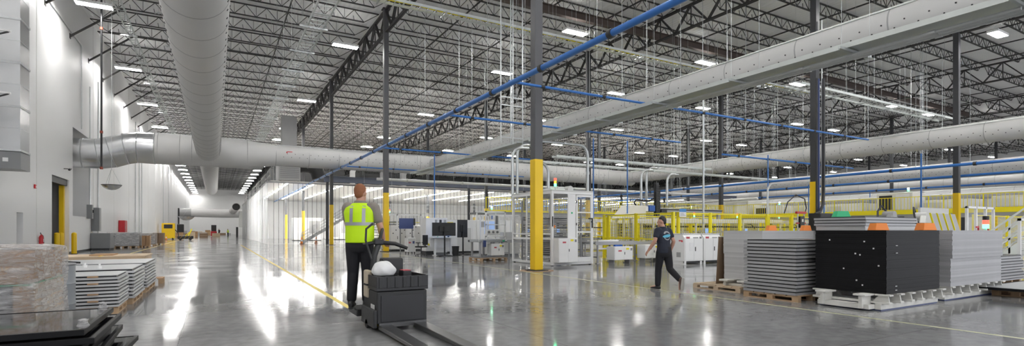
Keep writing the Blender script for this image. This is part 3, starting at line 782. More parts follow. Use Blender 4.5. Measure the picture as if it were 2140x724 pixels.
# rear stack
rack((12.5, 6.25, 0), 2.3, .95, 'white steel rack hidden behind the black stack', 5)
panel_stack(12.45, 14.75, 6.12, 7.2, .29, 33, .037, .0365, 'grey framed panel in the stack behind the black one', 'grey panel below the spaced top panels behind the black stack', 'grey panels behind the black stack', 'alu_light', 'cell', .004, seed=6)
panel_stack(12.42, 14.75, 6.1, 7.24, .29 + 33 * .037, 3, .066, .045, 'grey spaced panel lying above the black stack at the back', 'topmost grey panel of the highest stack behind the black one', 'spaced grey panels on the rear stack', 'alu', 'core', .02, seed=7)
# spaced grey stack on the wooden pallet
pallet((9.78, 6.0, 0), 2.0, 1.2, 'wooden pallet under the spaced grey panel stack left of the black stack')
panel_stack(9.76, 11.7, 6.02, 7.17, .13, 15, .072, .05, 'grey framed panel with dark gap in the spaced stack left of the black one', 'topmost panel of the spaced grey stack left of the black one', 'spaced grey panels on the wooden pallet', 'alu', 'core', .012, seed=8, inset=.05)
# tall pale stack behind it
pallet((10.15, 7.55, 0), 2.3, 1.32, 'pale wooden pallet with flat boards under the tall pale stack', .12, None, 'board')
t = thing('storage_rack', 'white T-shaped trestle between the pale pallet and the tall pale stack', 'rack', (10.3, 7.3, .12))
for y in (.3, .78):
    MB().box(0, 2.1, y - .03, y + .03, .0, .1).box(-.05, 2.15, y - .12, y + .12, .1, .14).build('beam', 'dirty_white', t, bevel=.004)
for x in (.1, 1.9): MB().box(x, x + .1, .18, .9, .0, .05).build('foot', 'dirty_white', t)
panel_stack(10.5, 12.55, 7.26, 8.25, .26, 16, .037, .0365, 'pale grey panel low in the tall pale stack at the left of the stacks', 'pale panel at the seam of the tall pale stack', 'pale panels in the tall stack, lower half', 'alu_light', 'cell', .003, seed=9)
panel_stack(10.5, 12.55, 7.26, 8.27, .26 + 16 * .037, 14, .0385, .038, 'pale grey panel high in the tall pale stack at the left of the stacks', 'topmost panel of the tall pale stack at the left', 'pale panels in the tall stack, upper half', 'alu_light', 'cell', .003, seed=10)
o = MB().box(0, 1.6, 0, .02, 0, 1.12).build('hardboard_sheet', 'card_dark', None, (10.44, 8.42, .121)); o.rotation_euler = (R(4), 0, 0)
tag(o, 'brown hardboard sheet standing at the left edge of the tall pale stack', 'board')
# far right: black panel on a pallet and grey offset stack
pallet((14.6, 3.9, 0), 1.5, .75, 'wooden pallet at the right edge under a flat black panel', .14)
o = MB().box(-.35, 2.3, -.18, .85, 0, .05).build('solar_module', 'blackframe', None, (14.6, 3.95, .14)); tag(o, 'flat black framed panel lying on the pallet at the right edge', 'panel')
MB().box(-.25, 2.2, -.1, .77, .05, .053).build('white_face', 'cell', o)
MB().tube([(.1, .1, .07), (.6, .22, .1), (1.0, .2, .07), (1.5, .4, .07)], .012, 6).build('cable', 'black', o)
pallet((16.3, 5.3, 0), 2.2, 1.2, 'wooden pallet under the loose grey stack near the white stairs', .13)
panel_stack(16.2, 18.5, 5.2, 6.35, .13, 9, .07, .042, 'grey panel in the loose stack near the white stairs', 'topmost panel of the loose stack near the white stairs', 'grey panels near the white stairs', 'alu', 'core', .06, seed=12)
# orange and green corner caps
def cap(loc, m, label, w=.34, h=.14, dp=.12):
    a = w / 2; k = a * .74
    o = MB().quad_box([(-a, -dp, 0), (a, -dp, 0), (a, dp, 0), (-a, dp, 0), (-k, -dp * .8, h), (k, -dp * .8, h), (k, dp * .8, h), (-k, dp * .8, h)]).build('corner_protector', m, None, loc, bevel=.008, rz=-TH)
    tag(o, label, 'cap')
zt = .29 + 30 * .037
cap((11.2, 5.27, zt), 'orange', 'bright orange trapezoid cap on the black stack left of its back edge', .27)
cap((11.86, 4.76, zt), 'orange', 'bright orange trapezoid cap at the right end of the black stack', .26)
p = F(1585, 478, 1.393)
cap((11.85, 7.95, .26 + 16 * .037 + 14 * .0385), 'orange', 'orange cap on top of the tall pale stack', .22, .13, .09)
cap((12.4, 7.42, .26 + 16 * .037 + 14 * .0385), 'orange', 'orange cap on the pale stack beside the black stack', .2, .13, .09)
cap((12.68, 6.75, .29 + 33 * .037 + 3 * .066), 'green', 'green trapezoid cap on the highest rear stack', .34, .14, .1)

# ============================================================ LEFT GOODS
# foreground black panels
def black_panel(z, dx, dy, rz, tilt, label, tk=.05, w=3.0, d=1.42):
    t = thing('solar_module', label, 'panel', (-.93 + dx, 5.42 + dy, z)); t.rotation_euler = (tilt, 0, rz)
    MB().box(-w, 0, 0, .035, 0, tk).box(-w, 0, d - .035, d, 0, tk).box(-.035, 0, .035, d - .035, 0, tk).box(-w, -w + .035, .035, d - .035, 0, tk).build('frame', 'blackframe', t, bevel=.004)
    MB().box(-w + .03, -.03, .03, d - .03, tk - .012, tk - .004).build('glass_sheet', 'glass_black', t)
    return t
pallet((-3.9, 5.5, 0), 2.9, 1.3, 'wooden pallet under the glossy black panels in the foreground', .12)
zz = [.12, .175, .23, .285, .345, .405, .47, .54]
offs = [(.12, .02, .03), (.0, .05, 0), (.16, -.03, -.04), (.02, .0, .01), (.1, .06, .02), (-.02, .02, 0), (.07, -.02, 0), (0, 0, 0)]
nm8 = ['lowest', 'second lowest', 'third lowest', 'fourth lowest', 'fourth highest', 'third highest', 'second highest', 'topmost']
for z, (dx, dy, rz), nn in zip(zz, offs, nm8):
    black_panel(z, dx, dy, rz, 0, f'glossy black framed panel in the loose foreground stack, {nn}')
for i, (x, y, z) in enumerate(((-.95, 5.5, .59), (-1.0, 6.7, .59))):
    o = MB().lathe([(.03, 0), (.045, .02), (.03, .05), (.035, .07), (.01, .08)], n=9).build('film_scrap', 'wrap', None, (x, y, z + .001)); tag(o, ('near', 'far')[i] + ' crumpled scrap of clear film on the glossy black panels', 'film scrap')
# stretch-wrapped load
pallet((-3.27, 7.45, 0), 1.85, 1.45, 'wooden pallet under the plastic-wrapped load behind the black panels', .13)
bx_ = [(-3.58, -2.3, 7.47, 8.9, .84, 1.19, 'card', 'brown carton lying on top inside the wrapped load')]
for i in range(11):
    t = MB().box(0, 1.28, 0, 1.36, 0, .042).build('solar_module', 'alu', None, (-3.19, 7.52 + .006 * (i % 3), .13 + i * .06)); tag(t, 'silver panel inside the plastic-wrapped load', 'panel', 'silver panels in the wrapped load')
    MB().box(.03, 1.25, .03, 1.33, .042, .0585).build('laminate', 'core', t)
o = MB().box(-3.25, -1.75, 7.47, 8.88, .8, .815).build('divider_sheet', 'green'); tag(o, 'thin dark green sheet under the carton in the wrapped load', 'sheet')
for nm_, d_ in (('brown carton lying on the panels in the wrapped load', (-3.25, -1.75, 7.47, 8.88, .817, 1.15)),):
    o = MB().box(*d_).build('carton', 'card', bevel=.01); tag(o, nm_, 'carton')
    MB().box(-3.255, -1.745, 7.462, 7.468, .97, 1.0).build('tape', 'board', o)
for x0, x1 in ((-1.88, -1.76),):
    o = MB().box(x0, x1, 7.47, 7.6, .13, .8).build('edge_post', 'card', bevel=.004); tag(o, 'upright cardboard corner post in the wrapped load', 'corner post')
rows = MB()
o = MB().box(-1.87, -1.73, 7.65, 8.86, .13, .8).build('carton', 'board', bevel=.006); tag(o, 'narrow pale carton on the aisle side of the wrapped load', 'carton')
ls = MB()
for r_ in range(8):
    for c_ in range(16): ls.box(-1.729, -1.726, 7.7 + c_ * .07, 7.74 + c_ * .07, .18 + r_ * .075, .22 + r_ * .075)
ls.build('slot_pattern', 'offwhite', o)
# the film itself: a wrinkled skin round the load
wf = MB(); n1, n2 = 84, 16; rw = random.Random(4); prof = []
def sq(t):
    u = (t % 1.0) * 4; k = int(u); f = u - k
    w0, w1, d0, d1 = -3.29, -1.70, 7.43, 8.92
    return [(w0 + (w1 - w0) * f, d0), (w1, d0 + (d1 - d0) * f), (w1 - (w1 - w0) * f, d1), (w0, d1 - (d1 - d0) * f)][k]
rs = []
for j in range(n2 + 1):
    z = .06 + (1.2 - .06) * j / n2; r_ = []
    for i in range(n1):
        x, y = sq(i / n1); a = .012 * sin(i * 1.9 + j * .8) + .01 * rw.uniform(-1, 1)
        cx, cy = -2.495, 8.175; L = sqrt((x - cx) ** 2 + (y - cy) ** 2); r_.append((x + (x - cx) / L * a, y + (y - cy) / L * a, z + .008 * sin(i * .7)))
    rs.append(r_)
for q in (.8, .45, .05):
    rs.append([(-2.495 + (p[0] + 2.495) * q, 8.175 + (p[1] - 8.175) * q, 1.215 + .02 * rw.uniform(-1, 1)) for p in rs[n2]])
o = wf.rings(rs, 0, False).build('stretch_wrap', 'wrap', smooth=True); tag(o, 'wrinkled clear stretch film around the load at the left edge', 'stretch film')
# drum
t = thing('steel_drum', 'grey open-top drum standing beside the wrapped load', 'drum', (-2.09, 9.92, 0))
MB().lathe([(.27, 0), (.285, .02), (.285, .3), (.293, .32), (.285, .34), (.285, .6), (.293, .62), (.285, .64), (.285, .9), (.265, .9), (.265, .1), (.01, .1)], n=32).build('shell', 'drum', t, smooth=True)
MB().lathe([(.285, .885), (.3, .9), (.285, .915), (.262, .9)], n=32).build('rim', 'grey', t, smooth=True)
# three panel stacks along the aisle
def left_stack(x1, y0, y1, n, step, lab, seed, spacers):
    x0 = x1 - 1.95
    pallet((x0 + .1, y0 + .03, 0), 1.83, y1 - y0 - .1, f'wooden pallet under the {lab}', .12)
    panel_stack(x0, x1, y0, y1, .12, n, step, step * .58, f'grey framed panel in the {lab}', f'topmost panel of the {lab}', f'panels in the {lab}', 'alu_light', 'core', .012, seed=seed, inset=.035)
    zt = .12 + n * step
    o = MB().box(0, 1.9, 0, y1 - y0 - .04, 0, .012).build('cover_sheet', 'cell', None, (x0 + .02, y0 + .02, zt)); tag(o, f'flat pale sheet closing the top of the {lab}', 'sheet')
    for k in spacers:
        o = MB().box(0, .14, 0, .06, 0, step * .4).build('corner_spacer', 'card', None, (x1 - .42, y0 - .025, .12 + k * step + step * .58 + .001)); tag(o, f'brown spacer block between panels of the {lab}, {ORD[k]} gap up', 'spacer')
left_stack(-1.4, 10.85, 11.95, 9, .058, 'nearest aisle-side panel stack', 21, (1, 3, 6, 8))
left_stack(-1.34, 12.1, 13.8, 8, .068, 'middle aisle-side panel stack', 22, ())
left_stack(-1.33, 14.15, 16.3, 8, .068, 'farthest aisle-side panel stack', 23, ())
for k, (x, y) in enumerate(((-2.5, 12.6), (-2.2, 12.9), (-1.9, 12.4))):
    o = MB().cyl((0, 0, 0), (0, 0, .05), .04, n=10).cyl((0, 0, .05), (0, 0, .09), .018, n=8).build('clip_part', 'white', None, (x, y, .677)); tag(o, 'small white plastic part lying on the middle aisle-side stack', 'part', 'small white parts on the middle stack')
o = MB().tube([(0, 0, .02), (.12, .03, .05), (.25, -.02, .03), (.36, .02, .02)], .022, 6).build('strap_coil', 'black', None, (-2.9, 14.4, .68)); tag(o, 'black strap piece on the farthest aisle-side stack', 'strap')
# low crate behind
pallet((-5.2, 17.2, 0), 3.5, 1.6, 'wooden pallet under the long low pale crate', .12)
t = thing('board_crate', 'long low crate of pale boards behind the aisle-side stacks', 'crate', (-5.2, 17.15, .12))
MB().box(0, 3.55, 0, .05, 0, .57).box(0, 3.55, 1.6, 1.65, 0, .57).box(0, .05, .05, 1.6, 0, .57).box(3.5, 3.55, .05, 1.6, 0, .57).build('side_board', 'board', t)
MB().box(-.02, 3.57, -.02, 1.67, .57, .6).build('lid', 'board', t)
MB().box(2.55, 2.6, -.03, 1.68, .6, .606).build('strap', 'yellow', t)
o = MB().box(0, .5, 0, .9, 0, .03).build('loose_board', 'card', None, (-2.9, 17.5, .721)); tag(o, 'short brown board lying on the long low crate', 'board')
pallet((-2.1, 16.45, 0), .9, .6, 'small brown pallet end sticking out behind the farthest aisle-side stack', .14)
# wrapped crates along the wall
pallet((-7.3, 50.2, 0), 2.1, 2.2, 'wooden pallet under the long grey wrapped crate by the left wall', .16)
t = thing('wrapped_crate', 'long grey wrapped crate on a pallet by the left wall', 'crate', (-7.25, 50.25, .16))
MB().box(0, 2.0, 0, 2.0, 0, 1.06).build('body', 'mid_grey', t, bevel=.03)
MB().box(-.02, 2.03, -.02, 2.02, .05, 1.09).build('film', 'wrap', t, bevel=.04)
def carton_load(x, y, w, d, h, lab, m='card', wrap=True):
    pallet((x, y, 0), w, d, f'wooden pallet under {lab}', .15)
    nx, ny = 2, 2
    for i in range(nx):
        for j in range(ny):
            o = MB().box(.01, w / nx - .01, .01, d / ny - .01, 0, h).build('carton', m, None, (x + i * w / nx, y + j * d / ny, .155), bevel=.01); tag(o, f'brown carton in {lab}', 'carton', f'cartons in {lab}')
    if wrap:
        o = MB().box(-.02, w + .02, -.02, d + .02, .151, .15 + h + .03).build('stretch_wrap', 'wrap', None, (x, y, 0)); tag(o, f'clear film around {lab}', 'stretch film')
carton_load(-5.1, 50.6, .55, .9, .82, 'the narrow brown carton load right of the grey crate', 'card', False)
carton_load(-6.6, 56.2, 1.9, 1.9, .95, 'the white-printed carton load below the red cabinet', 'card_dark')
carton_load(-5.2, 60.0, .9, 1.4, 1.0, 'the far brown carton load by the left wall', 'card_dark', False)
# electrical boxes
ey = onX(222, 500, WX)[1]
t = thing('electrical_cabinet', 'tall grey electrical enclosure above a wide grey box on the left wall', 'electrical cabinet', (WX + .02, 45.9, 0))
MB().box(0, .45, .6, 1.25, 1.35, 3.0).build('upper_box', 'grey', t, bevel=.01)
MB().box(0, 1.1, .3, 2.2, .12, 1.2).build('lower_box', 'grey', t, bevel=.015)
MB().box(0.05, 1.05, .35, 2.15, 0, .12).build('plinth', 'dark_grey', t)
MB().box(1.1, 1.12, 1.9, 2.0, .9, 1.0).build('handle', 'black', t)
t = thing('disconnect_box', 'small grey disconnect box left of the tall electrical enclosure', 'electrical box', (WX + .02, 44.9, 2.2))
MB().box(0, .3, 0, .45, 0, .95).build('body', 'grey', t, bevel=.01); MB().box(.3, .36, .18, .24, .4, .6).build('handle', 'black', t)
MB().cyl((.15, .2, .95), (.15, .2, 9), .04, n=8).build('conduit', 'galv', t)
# red cabinet
ry = onX(310, 478, WX)
t = thing('hose_cabinet', 'red fire hose cabinet on the left wall above the carton load', 'cabinet', (WX + .02, 58.3, 1.05))
MB().box(0, .45, 0, 1.5, 0, 1.25).build('body', 'red', t, bevel=.02); MB().box(.45, .47, .06, 1.44, .06, 1.19).build('door', 'red', t); MB().box(.47, .49, .1, .18, .5, .75).build('latch', 'galv', t)
# fire alarm and extinguisher
t = thing('fire_alarm', 'small red square fire alarm on the white left wall', 'fire alarm', (WX + .01, 33.25, 3.42))
MB().box(0, .06, -.1, .1, 0, .2).build('body', 'red', t, bevel=.01); MB().lathe([(.04, 0), (.04, .02), (.02, .04)], n=12).build('strobe', 'white', t, (.06, 0, .06))
t = thing('fire_extinguisher', 'red fire extinguisher hung low on the left wall beside the loading door', 'fire extinguisher', (WX + .12, 33.9, .62))
MB().lathe([(.02, 0), (.085, .01), (.09, .05), (.09, .42), (.07, .5), (.03, .54), (.03, .58), (.01, .585)], n=18).build('cylinder', 'red', t, smooth=True)
MB().bar((0, 0, .58), (.0, -.14, .66), .03).bar((0, 0, .6), (0, -.13, .6), .02).build('lever', 'black', t)
MB().tube([(0, .02, .58), (.05, .1, .5), (.07, .12, .3), (.07, .11, .12)], .018, 7).build('hose', 'rubber', t)
MB().box(-.115, -.09, -.04, .04, .2, .3).build('bracket', 'galv', t)
MB().box(.088, .093, -.05, .05, .2, .36).build('label', 'paper', t)
# wall camera / sensor
t = thing('security_camera', 'small black camera on the left wall above the loading door', 'camera', (WX + .02, 38.8, 4.95))
MB().bar((0, 0, 0), (.3, 0, 0), .04).build('arm', 'dark_grey', t); MB().cyl((.28, -.16, -.06), (.28, .14, .02), .06, n=12).build('housing', 'black', t)
# bollards
for (x, y, lab) in ((-7.25, 39.55, 'yellow bollard standing out in front of the loading door'), (-7.85, 39.6, 'yellow bollard inside the loading door on its far side'), (-7.85, 36.9, 'yellow bollard inside the loading door on its near side'), (-7.9, 38.9, 'thin yellow bollard in the middle of the loading door')):
    t = thing('bollard', lab, 'bollard', (x, y, 0))
    MB().lathe([(.13, 0), (.13, 1.16), (.12, 1.22), (.08, 1.26), (.01, 1.28)], n=20).build('post', 'yellow', t, smooth=True)
    MB().lathe([(.16, 0), (.16, .02), (.13, .03)], n=20).build('base_ring', 'dark_grey', t)
# ---- far aisle
def cone(loc, label):
    t = thing('traffic_cone', label, 'traffic cone', loc)
    MB().box(-.19, .19, -.19, .19, 0, .04).build('base', 'black', t)
    MB().lathe([(.14, .04), (.03, .72), (.01, .72)], n=16).build('body', 'orange', t, smooth=True)
    MB().lathe([(.108, .28), (.078, .45)], n=16, caps=False).build('reflective_band', 'paper', t)
cone((7.62, 56.6, 0), 'orange traffic cone in front of the clear curtain by the aisle')
cone((9.6, 60.2, 0), 'orange traffic cone behind the clear curtain under the stairs')
cone((-6.3, 92, 0), 'orange traffic cone beside the far yellow machine')
t = thing('floor_machine', 'boxy yellow machine standing far down the left wall', 'machine', (-7.1, 95, 0))
MB().box(0, 1.7, 0, 1.6, .15, 2.5).build('body', 'yellow', t, bevel=.05)
for x, y in ((.3, .1), (1.4, .1), (.3, 1.5), (1.4, 1.5)): MB().cyl((x - .08, y, .15), (x + .08, y, .15), .15, n=14).build('wheel', 'rubber', t)
MB().box(.3, 1.4, -.02, 0, 1.7, 2.3).build('panel', 'dark_grey', t); MB().tube([(1.7, .5, 1.5), (2.1, .4, 1.0), (2.2, .3, .3)], .06, 8).build('hose', 'black', t)
t = thing('lift_truck', 'yellow and black low lift truck far down the aisle by the left wall', 'lift truck', (-4.6, 86, 0))
MB().box(0, 1.9, 0, 1.2, .2, .6).build('chassis', 'black', t, bevel=.05)
for i in range(3): MB().bar((.3 + .5 * i, -.02, .25), (.6 + .5 * i, -.02, .6), .1, .02).build('stripe', 'yellow', t)
MB().bar((1.3, .4, .6), (1.7, .5, 1.6), .14).bar((.9, .5, .6), (1.4, .5, 1.1), .1).build('boom', 'fence_yellow', t)
for x in (.35, 1.55): MB().cyl((x, -.05, .2), (x, .1, .2), .2, n=14).build('wheel', 'rubber', t)
rf = random.Random(11)
for i in range(26):
    x = -6.4 + 1.9 * (i % 6 if i > 17 else i % 3) ; y = (114 + 4.2 * (i // 3) + rf.uniform(0, 2)) if i < 18 else (176 + 7 * ((i - 18) // 6) + rf.uniform(0, 3))
    if 125 < y < 130 and x < -5: x += 5.8
    w, d, h = rf.uniform(.7, 1.5), rf.uniform(.8, 1.6), rf.uniform(.5, 1.6 if x < -2 else .9)
    o = MB().box(0, w, 0, d, 0, h).box(.05, w - .05, -.006, d + .006, h * .45, h * .5, 1).build('carton', [('card', 'board', 'card_dark', 'mid_grey')[i % 4], 'board'], None, (x, y, .002), bevel=.02)
    tag(o, 'far carton or crate standing at the end of the aisle', 'carton', 'far cartons at the end of the aisle')
t = thing('lift_truck', 'small red upright stacker truck at the end of the aisle', 'lift truck', (-.9, 134, 0))
MB().box(0, 1.2, 0, 1.2, .1, 1.2).build('body', 'red', t, bevel=.06); MB().box(.1, 1.1, 1.2, 1.35, .1, 2.6).build('mast', 'dark_grey', t); MB().box(.2, 1.0, -.6, 0, .08, .14).build('platform', 'black', t)
t = thing('tool_trolley', 'dark tall trolley by the far cross duct', 'trolley', (-6.9, 128, 0))
MB().box(0, 1.2, 0, 1.2, .15, 2.7).build('body', 'dark_grey', t, bevel=.15); MB().box(.1, 1.1, -.02, 0, .4, 2.2).build('door', 'black', t)
t = thing('floor_scrubber', 'pale machine standing beyond the far end of the curtain', 'machine', (4.2, 124, 0))
MB().box(0, 2.4, 0, 3, .3, 2.0).build('body', 'white', t, bevel=.1); MB().box(.2, 2.2, .2, 2.8, 2.0, 5.5).build('tower', 'offwhite', t, bevel=.05); MB().box(-.4, 0, .3, .6, 0, 2.1).build('post', 'dark_grey', t)
# ============================================================ PEOPLE
def ell(c, u, v, ru, rv, n=14):
    c, u, v = Vector(c), Vector(u), Vector(v)
    return [c + u * (ru * cos(2 * pi * k / n)) + v * (rv * sin(2 * pi * k / n)) for k in range(n)]
def limb(mb, pts, radii, n=12, flat=None):
    """tapered limb through joints with rounded ends"""
    P = [Vector(p) for p in pts]; rs = []; a = None
    st = []
    for i in range(len(P) - 1):
        k = 4
        for q in range(k): st.append((P[i].lerp(P[i + 1], q / k), radii[i] + (radii[i + 1] - radii[i]) * q / k))
    st.append((P[-1], radii[-1]))
    d0 = (st[1][0] - st[0][0]).normalized(); d1 = (st[-1][0] - st[-2][0]).normalized()
    st = [(st[0][0] - d0 * st[0][1] * .8, st[0][1] * .45)] + st + [(st[-1][0] + d1 * st[-1][1] * .8, st[-1][1] * .45)]
    for i, (p, r) in enumerate(st):
        d = (st[min(i + 1, len(st) - 1)][0] - st[max(i - 1, 0)][0]).normalized()
        a = d.orthogonal().normalized() if a is None else (a - d * a.dot(d)).normalized()
        u = d.cross(a)
        rs.append([p + a * (r * cos(2 * pi * k / n)) + u * (r * sin(2 * pi * k / n)) for k in range(n)])
    mb.rings(rs)
def blob(mb, c, r, n=16, rot=None):
    rs = []
    for i in range(1, 10):
        t = pi * i / 10
        rg_ = [Vector((r[0] * sin(t) * cos(2 * pi * k / n), r[1] * sin(t) * sin(2 * pi * k / n), -r[2] * cos(t))) for k in range(n)]
        if rot is not None: rg_ = [rot @ p for p in rg_]
        rs.append([Vector(c) + p for p in rg_])
    mb.rings(rs)
def fuse(mb, name, m, parent, voxel, smooth=6):
    o = mb.build(name, m)
    r = o.modifiers.new('r', 'REMESH'); r.mode = 'VOXEL'; r.voxel_size = voxel; r.use_smooth_shade = True
    s_ = o.modifiers.new('s', 'SMOOTH'); s_.iterations = smooth; s_.factor = .5
    dg = bpy.context.evaluated_depsgraph_get(); ev = o.evaluated_get(dg)
    me = bpy.data.meshes.new_from_object(ev, depsgraph=dg); me.name = name
    if not me.materials: me.materials.append(M[m])
    me.polygons.foreach_set('use_smooth', [True] * len(me.polygons))
    old = o.data; o.modifiers.clear(); o.data = me; bpy.data.meshes.remove(old)
    if parent is not None: o.parent = parent
    return o
def person(name, label, loc, rz, J, cfg):
    """J: joints in the figure's own frame (x right, y forward, z up)"""
    b = MB(); V = Vector
    s_ = cfg['s']
    pel, che, nck, hd = V(J['pelvis']), V(J['chest']), V(J['neck']), V(J['head'])
    X = V(J.get('shx', (1, 0, 0))).normalized(); HXv = V(J.get('hpx', (1, 0, 0))).normalized()
    def trunk(mb, e, zlo=0.0, full=True):
        Yf = V((0, 0, 1)).cross(X).normalized()
        mid = pel.lerp(che, .5)
        prof = [(pel + V((0, 0, -.13 * s_)), .125, .1), (pel + V((0, 0, -.06 * s_)), .165, .122), (pel + V((0, 0, .03 * s_)), .17, .125), (mid, cfg.get('waist', .155), cfg.get('waistd', .115)), (che + V((0, 0, -.08 * s_)), .175, .128), (che + V((0, 0, .05 * s_)), .185, .122), (nck + V((0, 0, -.07 * s_)), .15, .095), (nck + V((0, 0, -.015 * s_)), .085, .07), (nck + V((0, 0, .03 * s_)), .058, .058)]
        prof = [q for q in prof if q[0].z >= zlo]
        mb.rings([ell(c, X, Yf, ru * s_ + e, rv * s_ + e, 18) for c, ru, rv in prof])
    trunk(b, 0)
    limb(b, [nck + V((0, 0, -.04)), nck.lerp(hd, .55)], [.06 * s_, .055 * s_])
    # head with a face
    rot = Matrix.Rotation(J.get('head_yaw', 0), 3, 'Z') @ Matrix.Rotation(J.get('head_pitch', 0), 3, 'X')
    def hp(x, y, z): return hd + rot @ V((x * s_, y * s_, z * s_))
    blob(b, hp(0, -.012, .022), (.076 * s_, .095 * s_, .105 * s_), 18, rot)
    blob(b, hp(0, .022, -.055), (.058 * s_, .07 * s_, .07 * s_), 16, rot)
    limb(b, [hp(0, .084, .022), hp(0, .1, -.018)], [.008 * s_, .012 * s_], 8)
    blob(b, hp(0, .082, -.064), (.025 * s_, .013 * s_, .01 * s_), 10, rot); blob(b, hp(0, .072, -.1), (.026 * s_, .02 * s_, .018 * s_), 10, rot)
    for sx in (-1, 1):
        blob(b, hp(sx * .079, -.008, -.005), (.012 * s_, .022 * s_, .034 * s_), 10, rot)
        blob(b, hp(sx * .033, .076, .036), (.022 * s_, .012 * s_, .008 * s_), 8, rot)
    # limbs
    for sd in ('l', 'r'):
        sh, el, wr = V(J[sd + '_sh']), V(J[sd + '_el']), V(J[sd + '_wr'])
        limb(b, [che + V((0, 0, .06 * s_)), sh], [.07 * s_, .062 * s_])
        limb(b, [sh, sh.lerp(el, .4), el], [.06 * s_, .052 * s_, .043 * s_])
        limb(b, [el, el.lerp(wr, .3), wr], [.043 * s_, .045 * s_, .029 * s_])
        # hand: palm, four fingers, thumb
        hdv = V(J.get(sd + '_hd', (wr - el))).normalized(); pn = V(J.get(sd + '_pn', (1 if sd == 'l' else -1, 0, 0)))
        pn = (pn - hdv * pn.dot(hdv)).normalized(); sdv = hdv.cross(pn).normalized()
        curl = J.get(sd + '_curl', .5)
        pc = wr + hdv * .05 * s_
        b.rings([ell(wr + hdv * k * s_, sdv, pn, a * s_, c * s_, 12) for k, a, c in ((-.005, .024, .02), (.02, .032, .018), (.055, .04, .016), (.085, .04, .014), (.098, .034, .011))])
        for fi, (off, ln) in enumerate(((-.03, .068), (-.01, .078), (.0105, .074), (.03, .058))):
            p0 = wr + (hdv * .085 + sdv * off) * s_; d_ = hdv; pts = [p0 - hdv * .02 * s_, p0]
            for q in range(3):
                d_ = (d_ * cos(curl * .8) + pn * sin(curl * .8)).normalized() if q else (d_ * cos(curl * .5) + pn * sin(curl * .5)).normalized()
                pts.append(pts[-1] + d_ * (ln * (.42, .33, .25)[q] * s_))
            limb(b, pts, [.0095 * s_, .0095 * s_, .009 * s_, .0085 * s_, .0075 * s_], 8)
        tside = -1
        p0 = wr + (hdv * .02 + sdv * (-.022)) * s_
        p1 = wr + (hdv * .06 + sdv * (-.05) + pn * .02) * s_; p2 = wr + (hdv * .092 + sdv * (-.05) + pn * .035) * s_
        limb(b, [p0, p1, p2], [.015 * s_, .012 * s_, .009 * s_], 8)
        hip, kn, an, toe = V(J[sd + '_hip']), V(J[sd + '_kn']), V(J[sd + '_an']), V(J[sd + '_toe'])
        limb(b, [hip, hip.lerp(kn, .35), kn], [.088 * s_, .08 * s_, .057 * s_])
        limb(b, [kn, kn.lerp(an, .32), an], [.056 * s_, .056 * s_, .037 * s_])
        limb(b, [an, an.lerp(toe, .5) + V((0, 0, .0)), toe], [.04 * s_, .04 * s_, .032 * s_])
    root = fuse(b, name, 'skin', None, .0075)
    root.location = loc; root.rotation_euler = (0, 0, rz); tag(root, label, 'person')
    # clothes
    e = .012
    tr = MB(); Yf = V((0, 0, 1)).cross(HXv).normalized()
    tr.rings([ell(pel + V((0, 0, z * s_)), HXv, Yf, ru * s_ + e, rv * s_ + e, 18) for z, ru, rv in ((-.15, .13, .105), (-.09, .165, .125), (0, .172, .13), (.09, .165, .122))])
    for sd in ('l', 'r'):
        hip, kn, an, toe = V(J[sd + '_hip']), V(J[sd + '_kn']), V(J[sd + '_an']), V(J[sd + '_toe'])
        limb(tr, [hip, hip.lerp(kn, .35), kn, kn.lerp(an, .35), an.lerp(kn, .08)], [.095 * s_ + e, .088 * s_ + e, .066 * s_ + e, .064 * s_ + e, .054 * s_ + e])
    fuse(tr, 'trousers', cfg['trouser'], root, .011, 4)
    sl = cfg['sleeve']
    if cfg.get('shirt'):
        sh_ = MB(); trunk(sh_, e + .004, pel.z + cfg.get('hem', -.07) * s_)
        for sd in ('l', 'r'):
            sh, el = V(J[sd + '_sh']), V(J[sd + '_el'])
            limb(sh_, [che + V((0, 0, .06 * s_)), sh], [.08 * s_, .073 * s_])
            limb(sh_, [sh, sh.lerp(el, sl)], [.073 * s_, .066 * s_])
        fuse(sh_, 'shirt', cfg['shirt'], root, .011, 4)
    for sd in ('l', 'r'):
        an, toe = V(J[sd + '_an']), V(J[sd + '_toe']); dv = (toe - an)
        f_ = MB(); fl = V((dv.x, dv.y, 0)).normalized(); hv = an - fl * .05 * s_
        low = min(an.z, toe.z)
        axis = (toe - (an - V((0, 0, .045 * s_)))).normalized() if J.get(sd + '_lift') else fl
        sdv = axis.cross(V((0, 0, 1))).normalized(); upv = sdv.cross(axis).normalized()
        base = an - upv * .075 * s_ - axis * .07 * s_
        f_.rings([ell(base + axis * k * s_ + upv * z * s_, sdv, upv, a * s_, h_ * s_, 14) for k, a, h_, z in ((-.005, .025, .03, .045), (.02, .04, .05, .05), (.08, .046, .062, .055), (.15, .046, .045, .04), (.22, .05, .034, .03), (.265, .044, .026, .025), (.285, .022, .014, .02))])
        limb(f_, [an - upv * .02, an + V((0, 0, .03 * s_))], [.05 * s_, .052 * s_])
        fuse(f_, 'shoe', cfg['shoe_l'] if sd == 'l' else cfg['shoe_r'], root, .008, 4)
        so = MB(); so.rings([ell(base + axis * k * s_ + upv * .004, sdv, upv, a * s_, .014 * s_, 12) for k, a in ((-.01, .03), (.03, .044), (.12, .045), (.2, .052), (.27, .045), (.292, .02))])
        so.build('shoe_sole', cfg['sole'], root, smooth=True)
    hr_ = MB()
    blob(hr_, hp(0, -.018, .04), (.08 * s_, .097 * s_, .1 * s_), 18, rot); blob(hr_, hp(0, -.052, -.005), (.066 * s_, .058 * s_, .07 * s_), 16, rot)
    hh = fuse(hr_, 'hair', cfg['hair'], root, .008, 3)
    # cut the fringe back off the face
    me = hh.data; im = rot.inverted()
